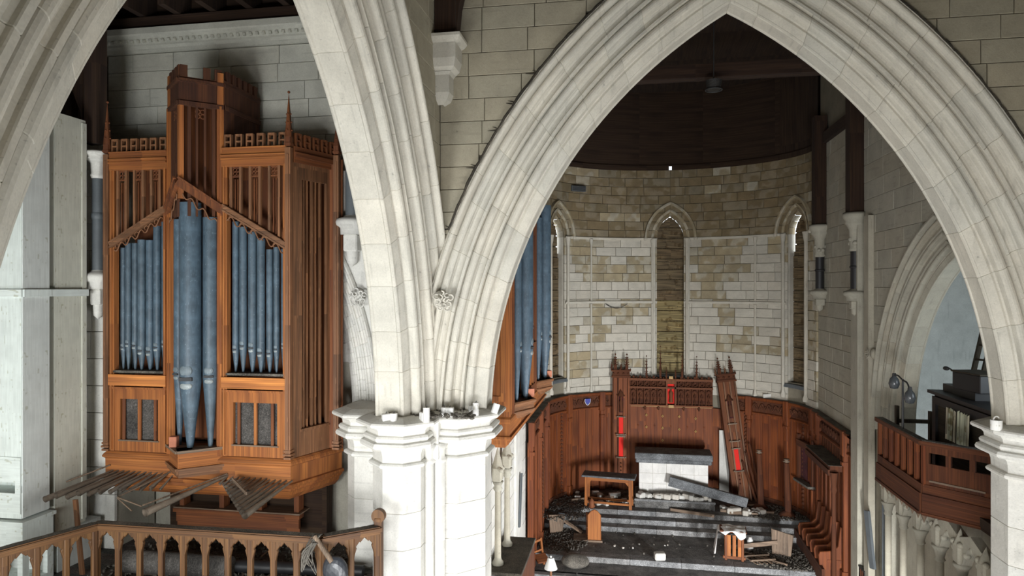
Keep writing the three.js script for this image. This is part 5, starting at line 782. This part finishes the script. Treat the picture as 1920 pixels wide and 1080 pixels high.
  const l = thing('table_lamp', 'white conical lampshade on a stem standing below the chancel step', 'lamp', [-2.05, -7.85, -17.35]); mesh('lamp_shade', lathe([[0.17, 0.68], [0.075, 0.96], [0.07, 0.96], [0.165, 0.68]], 16), M.white, l); mesh('stem', cyl(0.035, 0.03, 0.72, 0, 0.36, 0, 10), M.oakWorn[0], l); mesh('base', cyl(0.14, 0.12, 0.05, 0, 0.025, 0, 14), M.oakWorn[1], l); mesh('finial', lathe([[0.02, 0.96], [0.025, 0.99], [0, 1.02]], 8), M.white, l);
  const bc = thing('broken_chair', 'small broken wooden chair tipped against the panelling end', 'chair', [-2.55, -7.7, -18.8], 0.6); for (const x of [-0.15, 0.15]) mesh('leg', bar([x, 0, 0], [x * 0.8, 0.7, -0.15], 0.05, 0.05), any(M.oak), bc); mesh('back_rail', [bar([-0.15, 0.6, -0.12], [0.13, 0.66, -0.13], 0.06, 0.03), bar([-0.15, 0.35, -0.07], [0.13, 0.4, -0.08], 0.05, 0.03)], M.oak[0], bc); mesh('seat', bx(0.36, 0.04, 0.34, 0, 0.25, 0.15, 0.3), M.oakDark[0], bc);
  single('stone_lump', 'rounded dark stone lump on the chancel step below the organ front', 'stone', (() => { const g = new THREE.IcosahedronGeometry(0.28, 2); g.scale(1.4, 0.7, 1); return g; })(), M.rubble, [-1.55, -7.51, -18.8]);
  for (const [x, z, h, lab] of [[4.05, -23.1, 1.75, 'tall thin wooden candle stand near the leaning buttress'], [4.75, -22.45, 1.65, 'thicker wooden candle stand beside the niche']]) { const t = thing('candle_stand', lab, 'candle stand', [x, SF, z]); mesh('pole', bar([0.04, 0, 0], [-0.02, h, 0], 0.075, 0.11, 8), M.carved[0], t); mesh('foot', lathe([[0.28, 0], [0.2, 0.08], [0.1, 0.15]], 12), M.carved[1], t); mesh('cup', lathe([[0.03, h], [0.12, h + 0.04], [0.05, h + 0.07], [0.1, h + 0.12], [0, h + 0.12]], 10, -0.02), M.oakGrey[0], t); }
}
// rubble: single stones in front of the altar, loose grit as stuff
{
  const stone = (x, y, z, s, m, lab, grp) => { const h = s * rr(0.6, 0.9); return single('stone_fragment', lab, 'stone', cbx(s * rr(1, 1.6), h, s * rr(0.7, 1.1), s * 0.12, 0, h / 2 + 0.003, 0), m, [x, y, z], rnd() * 6, grp); };
  for (let i = 0; i < 17; i++) stone(AX - 1.15 + i * 0.14 + rr(-0.05, 0.05), SF + 0.28, -22.62 + rr(-0.1, 0.06), rr(0.13, 0.24), any(M.whiteStone), 'white broken stone in the row fallen before the altar', 'broken stones before the altar');
  for (let i = 0; i < 12; i++) stone(AX + 1.5 + rnd() * 1.2, SF, -22.5 + rr(-0.2, 0.25), rr(0.13, 0.28), any(M.whiteStone), 'pale broken stone at the foot of the leaning buttress', 'broken stones under the leaning buttress');
  for (let i = 0; i < 22; i++) stone(-1.9 + rnd() * 2.1, SF, -23.1 + rr(-0.5, 0.7), rr(0.08, 0.2), any(M.whiteStone), 'pale broken stone on the sanctuary floor around the side table', 'broken stones around the side table');
  for (let i = 0; i < 9; i++) stone(rr(-1.5, 4.5), -7.55, rr(-21.2, -19.8), rr(0.03, 0.06), any(M.whiteStone), 'small pale stone chip scattered on the chancel floor', 'stone chips on the chancel floor');
  for (let i = 0; i < 6; i++) single('timber_offcut', 'broken timber lying on the sanctuary floor', 'timber', bar([0, 0.04, 0], [rr(0.6, 1.4), 0.05, rr(-0.5, 0.5)], 0.09, 0.06), any(M.oakGrey), [[-2.0, -1.6, 2.75, 2.9, 1.2, 3.0][i], SF, [-22.7, -23.3, -22.5, -22.9, -22.32, -22.3][i]], 0, 'broken timbers on the sanctuary floor');
  const chunk = cbx(0.3, 0.2, 0.22, 0.03); single('white_block', 'white stone block lying on the lower chancel step', 'stone', chunk, M.whiteStone[1], [0.75, -7.45, -19.4], 0.2); single('white_bottle', 'white can lying below the chancel steps', 'can', cyl(0.09, 0.09, 0.24, 0, 0.09, 0, 14, PI / 2), M.white, [-0.85, -7.85, -17.9], 0.6);
  const grit = new THREE.IcosahedronGeometry(1, 0), heaps = [[-2.2, -22.0, 0.9, 1.3, SF, 700], [-2.1, -20.4, 0.8, 1.0, -7.55, 900], [4.4, -22.6, 1.1, 0.7, SF, 700], [4.3, -20.0, 1.2, 0.8, -7.55, 1100], [1.3, -20.6, 3.2, 1.0, -7.55, 40], [-0.6, -23.3, 1.4, 0.6, SF, 500]];
  const n = heaps.reduce((s, h) => s + h[5], 0), im = new THREE.InstancedMesh(grit, M.rubble, n); im.name = 'grit'; let q = 0; const m4 = new THREE.Matrix4(), e = new THREE.Euler();
  for (const [x, z, rx, rz, y, k] of heaps) for (let i = 0; i < k; i++) { const a = rnd() * 2 * PI, r = Math.sqrt(rnd()), s = rr(0.01, 0.034); m4.makeRotationFromEuler(e.set(rnd() * 3, rnd() * 3, rnd() * 3)).scale(V(s * 1.4, s, s)); m4.setPosition(Math.max(CX0 + 0.15, Math.min(CX1 - 0.15, x + rx * r * Math.cos(a))), y + H + s * 0.6, z + rz * r * Math.sin(a)); im.setMatrixAt(q++, m4); }
  im.castShadow = im.receiveShadow = true; stuff(im, 'grey plaster grit and rubble strewn over the chancel floor', 'rubble'); scene.add(im);
  const im2 = new THREE.InstancedMesh(grit, M.rubble, 1500); im2.name = 'dust_crumbs'; for (let i = 0; i < 1500; i++) { const s = rr(0.008, 0.03); m4.makeRotationFromEuler(e.set(rnd() * 3, rnd() * 3, 0)).scale(V(s * 1.5, s * 0.8, s)); const k = i % 5; if (k === 0) { const ang = rnd() * 1; m4.setPosition(rr(-3.55, -2.15), H - 1.775, 0 + (-9.05 - rnd() * 0.7)); } else m4.setPosition(rr(-7.6, -3.7), H - 4.09, rr(-10.1, -8.0)); im2.setMatrixAt(i, m4); } stuff(im2, 'crumbs of grey plaster on loft floor and capital', 'rubble'); scene.add(im2);
}
// ---------- candle stubs on the capitals ----------
{
  const C = (x, z, h, r, lab, tilt = 0, sq = false) => { const o = thing('candle', lab, 'candle', [x, -1.815, z], rnd()); if (sq) mesh('wax', cbx(0.11, h, 0.1, 0.008, 0, h / 2, 0), M.white, o); else mesh('wax', [cyl(r, r, h, 0, h / 2, 0, 16)], M.white, o); mesh('wick', bar([0, h, 0], [0.01, h + 0.025, 0], 0.006, 0.006, 5), M.wire, o); if (tilt) o.rotation.z = tilt; };
  C(-3.29, -8.83, 0.11, 0.05, 'squat square white candle block, first on the pier capital', 0.05, true); C(-3.18, -8.82, 0.12, 0.05, 'round white candle stub touching the squat square one'); C(-2.74, -8.88, 0.2, 0.046, 'tall white candle at the front corner of the capital'); C(-2.8, -8.98, 0.12, 0.05, 'white candle block behind the tall corner candle', 0, true);
  C(-2.62, -9.33, 0.13, 0.045, 'round white candle stub in the middle of the capital'); C(-2.54, -9.34, 0.13, 0.045, 'square white candle with dark wick in the middle of the capital', 0, true); C(-2.2, -9.5, 0.18, 0.045, 'tall white candle near the chancel end of the capital'); C(-2.27, -9.6, 0.12, 0.045, 'white candle behind the tall one at the chancel end', 0, true); C(-1.98, -9.72, 0.14, 0.05, 'tilted white candle at the outer chancel corner of the capital', -0.35);
  const m = thing('mug', 'small white enamel mug on the capital at the frame edge', 'mug', [4.62, -1.83, -9.75], 0.4); mesh('cup', lathe([[0, 0], [0.065, 0], [0.068, 0.13], [0.06, 0.13], [0.058, 0.01]], 18), M.white, m); mesh('handle', new THREE.TorusGeometry(0.045, 0.01, 6, 14, PI).translate(0, 0.13, 0), M.white, m); mesh('flex', tube([[0.06, 0.03, 0], [0.12, 0.01, 0.02], [0.2, 0.01, 0.0]], 0.006, 12, 5), M.white, m);
}

// ---------- pulpit gallery on the south side ----------
{
  const o = thing('gallery_balcony', 'dark red oak balcony with vertical slats before the organ console', 'balcony', [5.5, -3.75, -13.6]), put = absIn(o);
  const A = [5.02, -15.15], B = [5.02, -13.0], C = [5.85, -12.2], D = [5.85, -11.2];
  const seg = (p, q, k0 = 0) => { const L = Math.hypot(q[0] - p[0], q[1] - p[1]), ang = Math.atan2(-(q[1] - p[1]), q[0] - p[0]); return { L, f: (x0, x1, y0, y1, z0, z1) => b3(x0, x1, y0, y1, z0, z1).rotateY(ang).translate(p[0], 0, p[1]) }; };   // +z local is to the left of p -> q
  const s1 = seg(B, A), s2 = seg(C, B), s3 = seg(D, C); void s3;
  // local +z of (B -> A) points to -x, i.e. into the chancel
  for (const [s, kind] of [[s1, 0], [s2, 1]]) { const { L, f } = s, out = kind ? -1 : -1; const t = (a, b) => out < 0 ? [-b, -a] : [a, b];
    put('hand_rail', f(-0.05, L + 0.05, -2.74, -2.66, -0.09, 0.07), M.carved[1]); put('rail_dust', f(0, L, -2.66, -2.65, -0.08, 0.05), M.rubble); put('bottom_rail', [f(0, L, -3.58, -3.42, -0.05, 0.05), f(0, L, -3.9, -3.58, -0.08, 0.08), f(0, L, -3.95, -3.9, -0.1, 0.11)], M.carved[0]);
    if (!kind) { for (let i = 0; i <= 7; i++) put('slat', f(i * L / 7 - 0.05, i * L / 7 + 0.05, -3.45, -2.74, -0.03, 0.03), any(M.panelWood)); put('backing', f(0, L, -3.45, -2.8, 0.05, 0.06), M.carved[2]); }
    else { put('panel', [f(0, L, -3.45, -3.05, -0.03, 0.03), f(0, L, -2.86, -2.74, -0.03, 0.03)], M.carved[0]); for (const [a, b] of [[0, 0.06], [0.36, 0.44], [0.72, 0.8], [1.06, 1.16]]) put('panel_post', f(a, b, -3.05, -2.86, -0.03, 0.03), M.carved[1]); put('scratched_ledge', f(0.2, L - 0.1, -3.36, -3.33, -0.05, -0.02), M.oakGrey[0]); } }
  put('end_panel', b3(5.8, 5.88, -3.95, -2.68, -12.25, -10.9), M.carved[1]); put('deck', extrude([[5.0, 15.15], [5.0, 13.0], [5.85, 12.2], [6.2, 12.2], [6.2, 15.15]].map(([x, z]) => [x, z]), 0.1).rotateX(-PI / 2).translate(0, -3.95, 0), M.carved[0]);
  for (let i = 0; i < 9; i++) put('pendant_leaf', new THREE.ConeGeometry(0.06, 0.16, 6).rotateX(PI).translate(5.02, -4.03, -15.0 + i * 0.25), M.oakGrey[1]);
  // console
  const c = thing('organ_console', 'black wooden organ console standing in the gallery arch', 'console', [6.6, -3.75, -13.6]), pc = absIn(c);
  pc('body', [b3(5.95, 7.2, -3.75, -2.1, -14.9, -12.3)], M.ladderWood); pc('top', [b3(5.85, 7.3, -2.1, -2.04, -15.0, -12.2), b3(6.1, 7.2, -2.04, -1.9, -14.9, -13.6)], M.black); pc('side_frame', [b3(5.9, 5.96, -3.7, -2.15, -14.9, -14.75), b3(5.9, 5.96, -3.7, -2.15, -12.5, -12.35), b3(5.9, 5.96, -2.3, -2.15, -14.8, -12.4), b3(5.9, 5.96, -2.75, -2.68, -13.0, -12.4)], M.black);
  const sh = thing('sheet_bundle', 'bundle of yellowed torn paper hung on the side of the black console', 'paper', [5.88, -2.85, -13.7]); for (let i = 0; i < 9; i++) mesh('sheet', grid([...Array(6)].map((_, j) => [...Array(4)].map((_, k) => [-0.02 - 0.012 * Math.sin(k * 2 + i) - j * 0.004, 0.62 - j * 0.124 - (j === 0 ? rr(0, 0.06) : 0), -0.48 + i * 0.105 + k * 0.035]))), mat(T.board, [0.8 + rr(-0.1, 0.05), 0.74, 0.56], 0.9), sh);
  const b = thing('speaker_box', 'small black box set on top of the organ console', 'box', [6.3, -1.9, -13.9], 0.2); mesh('case', cbx(0.5, 0.32, 0.75, 0.012, 0, 0.16, 0), M.black, b); mesh('lid', cbx(0.54, 0.03, 0.79, 0.006, 0, 0.335, 0), M.ladderWood, b);
  const lamp = thing('gallery_lamp', 'two-armed black lamp with round globes on the balcony rail', 'lamp', [5.02, -2.66, -13.95]); mesh('pole', cyl(0.022, 0.018, 0.95, 0, 0.47, 0, 10), M.wire, lamp); mesh('arm', tube([[0, 0.92, 0], [0, 0.98, -0.25], [0, 0.96, -0.42]], 0.016, 14, 6), M.wire, lamp); mesh('arm', tube([[0, 0.92, 0], [0, 0.9, 0.2], [0, 0.8, 0.32]], 0.016, 14, 6), M.wire, lamp); for (const [y, z] of [[0.82, -0.43], [0.66, 0.33]]) { const g = mesh('globe', lathe([[0, -0.13], [0.07, -0.11], [0.1, -0.02], [0.08, 0.07], [0.04, 0.12], [0.03, 0.16], [0, 0.16]], 14, 0, y, z), mat(null, [0.06, 0.065, 0.07], 0.25), lamp); mesh('cap', cyl(0.04, 0.03, 0.05, 0, y + 0.16, z, 10), M.wire, g); }
  const gl = thing('gooseneck_lamp', 'thin black gooseneck lamp bending over the console top', 'lamp', [6.2, -1.9, -14.55]); mesh('neck', tube([[0, 0, 0], [0, 0.16, 0], [-0.02, 0.27, -0.1], [-0.04, 0.32, -0.25]], 0.014, 18, 6), M.wire, gl); mesh('lamp_head', ball(0.06, -0.05, 0.3, -0.33, 0.8, 0.7, 1.7), M.wire, gl); mesh('foot', cyl(0.06, 0.05, 0.02, 0, 0.01, 0, 12), M.wire, gl);
  const ld = thing('ladder', 'dark ladder leaning up through the gallery beyond the console', 'ladder', [7.2, -3.75, -17.0]); const rail2 = (dz) => bar([0, 0, dz], [0.1, 5.4, 2.2 + dz], 0.09, 0.06); mesh('rail', rail2(0), M.ladderWood, ld); mesh('rail', rail2(0.42), M.ladderWood, ld); for (let i = 1; i < 17; i++) { const t = i / 17; mesh('rung', bar([0.1 * t, 5.4 * t, 2.2 * t], [0.1 * t, 5.4 * t + 0.02, 2.2 * t + 0.42], 0.04, 0.04), M.ladderWood, ld); }
  const bench = thing('gallery_chair', 'dark wooden seat back behind the balcony lamp', 'chair', [5.7, -3.75, -15.4]); mesh('back', [b3(-0.3, 0.4, 0.95, 1.02, -0.05, 0.05), b3(-0.3, -0.24, 0, 1.3, -0.05, 0.05), b3(0.34, 0.4, 0, 1.2, -0.05, 0.05)], M.ladderWood, bench); mesh('seat', b3(-0.3, 0.4, 0.42, 0.48, -0.05, 0.45), M.ladderWood, bench);
  // stone arcade below
  for (let i = 0; i < 6; i++) {
    const z = -15.75 + i * 0.83, lab = ['first slim stone column of the canopied arcade, next to the white wall', 'second slim stone column of the canopied arcade from the white wall', 'third slim stone column of the canopied arcade from the white wall', 'fourth slim stone column of the canopied arcade from the white wall', 'fifth dim stone column of the canopied arcade from the white wall', 'last dim stone column of the canopied arcade by the pier'][i];
    const k = thing('arcade_column', lab, 'column', [5.38, -7.85, z]); mesh('shaft', cyl(0.065, 0.065, 3.0, 0, 1.6, 0, 12), M.chancelStone[0], k); mesh('base', lathe([[0.14, 0], [0.14, 0.06], [0.1, 0.1], [0.08, 0.16]], 12), M.chancelStone[1], k); mesh('capital', lathe([[0.065, 3.0], [0.09, 3.03], [0.07, 3.07], [0.1, 3.2], [0.14, 3.26], [0.13, 3.3], [0, 3.3]], 12), M.chancelStone[2], k);
    mesh('canopy', [cbx(0.22, 0.35, 0.24, 0.03, 0, 3.46, 0), new THREE.ConeGeometry(0.13, 0.26, 5).translate(-0.02, 3.74, 0), ...[-1, 1].map((q) => ball(0.05, -0.08, 3.62, q * 0.12))], M.chancelStone[3], k);
    if (i < 5) { const a = thing('canopy_arch', ['first', 'second', 'third', 'fourth', 'fifth'][i] + ' carved pointed stone canopy arch of the arcade, counted from the white wall', 'arch', [5.42, -4.58, z + 0.415]); const h = 0.3; const P = []; for (let j = 0; j <= 8; j++) { const t = j / 8; P.push([-h + h * t, 0.02 + 0.36 * Math.sin(t * PI / 2)]); } for (let j = 7; j >= 0; j--) P.push([-P[j][0], P[j][1]]);
      mesh('arch_face', extrude([[-0.4, 0], [-0.4, 0.46], [0, 0.6], [0.4, 0.46], [0.4, 0], ...P.slice().reverse()], 0.16).rotateY(-PI / 2).translate(0.06, 0, 0), M.chancelStone[i % 5], a); for (const [zz, y] of [[-0.2, 0.22], [0.2, 0.22], [0, 0.38]]) mesh('cusp', ball(0.06, -0.06, y, zz), M.chancelStone[1], a); }
  }
  const bk = struct('wall_arcade', 'dark recess wall behind the stone arcade', 'wall'); mesh('backing', b3(5.95, 6.2, -9, -3.95, -16.4, -10.9), M.chancelStone[0], bk); mesh('return', b3(5.5, 6, -9, -3.95, -16.5, -16.3), M.chancelStone[1], bk);
  single('grey_pole', 'grey metal strip leaning on the white wall below the gallery', 'pole', bar([0, 0, 0], [-0.06, 1.25, -0.22], 0.06, 0.16), M.slate, [5.4, -6.4, -16.75]);
  single('drain_pipe', 'thin grey pipe running up the wall beside the arcade', 'pipe', cyl(0.035, 0.035, 4.0, 0, 2, 0, 10), M.slate, [5.44, -7.85, -16.2]);
  const gt = thing('iron_grille', 'rusty iron floor grille standing against the wall beside the arcade', 'grille', [5.42, -7.7, -17.7]); mesh('frame', [b3(-0.03, 0.03, 0, 1.0, -0.4, -0.36), b3(-0.03, 0.03, 0, 1.0, 0.36, 0.4), b3(-0.03, 0.03, 0, 0.04, -0.4, 0.4), b3(-0.03, 0.03, 0.96, 1.0, -0.4, 0.4)], M.wire, gt); for (let i = 0; i < 6; i++) mesh('grille_bar', b3(-0.015, 0.015, 0, 1, -0.3 + i * 0.11, -0.27 + i * 0.11), M.carved[1], gt);
}
// ---------- niche columns and ledge under the chancel organ front ----------
{
  for (const [z, lab] of [[-13.7, 'grey stone canopied column under the organ front, nearer to the pier'], [-14.75, 'grey stone canopied column under the organ front, farther from the pier']]) { const k = thing('canopy_column', lab, 'column', [CX0 + 0.16, -5.65, z]); const m = M.chancelStone; mesh('shaft', cyl(0.07, 0.06, 1.55, 0, 0.78, 0, 12), m[0], k); mesh('base', lathe([[0.12, 0], [0.12, 0.05], [0.08, 0.1], [0.07, 0.15]], 12), m[1], k); mesh('capital', lathe([[0.065, 1.5], [0.1, 1.55], [0.07, 1.6], [0.12, 1.7], [0, 1.7]], 12), m[2], k); mesh('canopy', [cbx(0.2, 0.3, 0.26, 0.03, 0, 1.86, 0), new THREE.ConeGeometry(0.13, 0.45, 5).translate(0, 2.2, 0), ball(0.05, 0.08, 1.95, 0.1), ball(0.05, 0.08, 1.95, -0.1)], m[3], k); }
  const l = thing('stall_ledge', 'dark debris covered ledge of the choir stall beside the pier', 'ledge', [CX0 + 0.37, -7.85, -14.3]); mesh('ledge_top', cbx(0.7, 0.06, 2.0, 0.01, 0, 2.17, 0), M.dirt, l); mesh('front', b3(0.25, 0.32, 0, 2.15, -1.0, 1.0), M.carved[1], l);
  single('grey_strip', 'grey lead strip hanging askew on the white wall by the panelling', 'strip', bar([0, 0, 0], [0.02, 1.3, -0.2], 0.03, 0.13), M.slate, [CX0 + 0.08, -6.0, -16.9]);
  single('stone_sill', 'broken white stone piece lying on the panelling top by the southern lancet', 'stone', bar([0, 0.06, 0], [0.75, 0.14, 0.1], 0.12, 0.12), M.whiteStone[0], [4.3, -3.66, -23.9]);
  const vt = thing('wall_vent', 'small dark vent box high on the curved apse wall', 'vent', [-1.85, 3.35, -23.72], 0.55); mesh('box', cbx(0.55, 0.2, 0.12, 0.01, 0, 0.1, 0), M.slate, vt); for (let i = 0; i < 4; i++) mesh('louvre', bx(0.5, 0.02, 0.03, 0, 0.035 + i * 0.045, 0.065, 0.5), M.wire, vt);
  const cb = []; for (let i = 0; i <= 10; i++) { const p = apse(3.35 + i * 0.085, -0.56 - 0.16 * Math.sin(i / 10 * PI), 0.16); cb.push([p[0], p[1] + 0.8, p[2] + 23]); } single('loose_cable', 'thin loose cable sagging under the string course of the apse wall', 'cable', tube(cb, 0.012, 30, 5), M.wire, [0, -0.8, -23]);
  const c = thing('ceiling_lamp', 'dusty hanging lamp in the dark chancel roof', 'lamp', [1.7, 4.2, -15.0]); mesh('body', [cyl(0.14, 0.17, 0.2, 0, 0.1, 0, 12)], mat(T.dust, [0.1, 0.095, 0.09], 0.7), c); mesh('chain', cyl(0.012, 0.012, 2.2, 0, 1.3, 0, 6), M.wire, c); mesh('rim', new THREE.TorusGeometry(0.17, 0.015, 6, 16).rotateX(PI / 2), M.wire, c);
}
{ const d = struct('added_fill_1', 'added unseen fill light panel low in the chancel with hood and screen to steer it', 'added_fill'); mesh('fill_panel', bx(0.5, 1.6, 0.02, 4.38, -7.0, -11.14, 0, PI + 0.37), M.sky, d); mesh('light_hood', b3(3.9, 4.9, -6.05, -5.95, -13.8, -10.9), M.carved[0], d); mesh('light_screen', b3(4.46, 5.5, -9, -4.65, -11.85, -11.7), M.carved[1], d); }  // added glowing fill panel; hood and screen only shape its light
scene.traverse((o) => { if (o.isMesh) { o.castShadow = true; o.receiveShadow = true; } });
renderer.render(scene, camera);
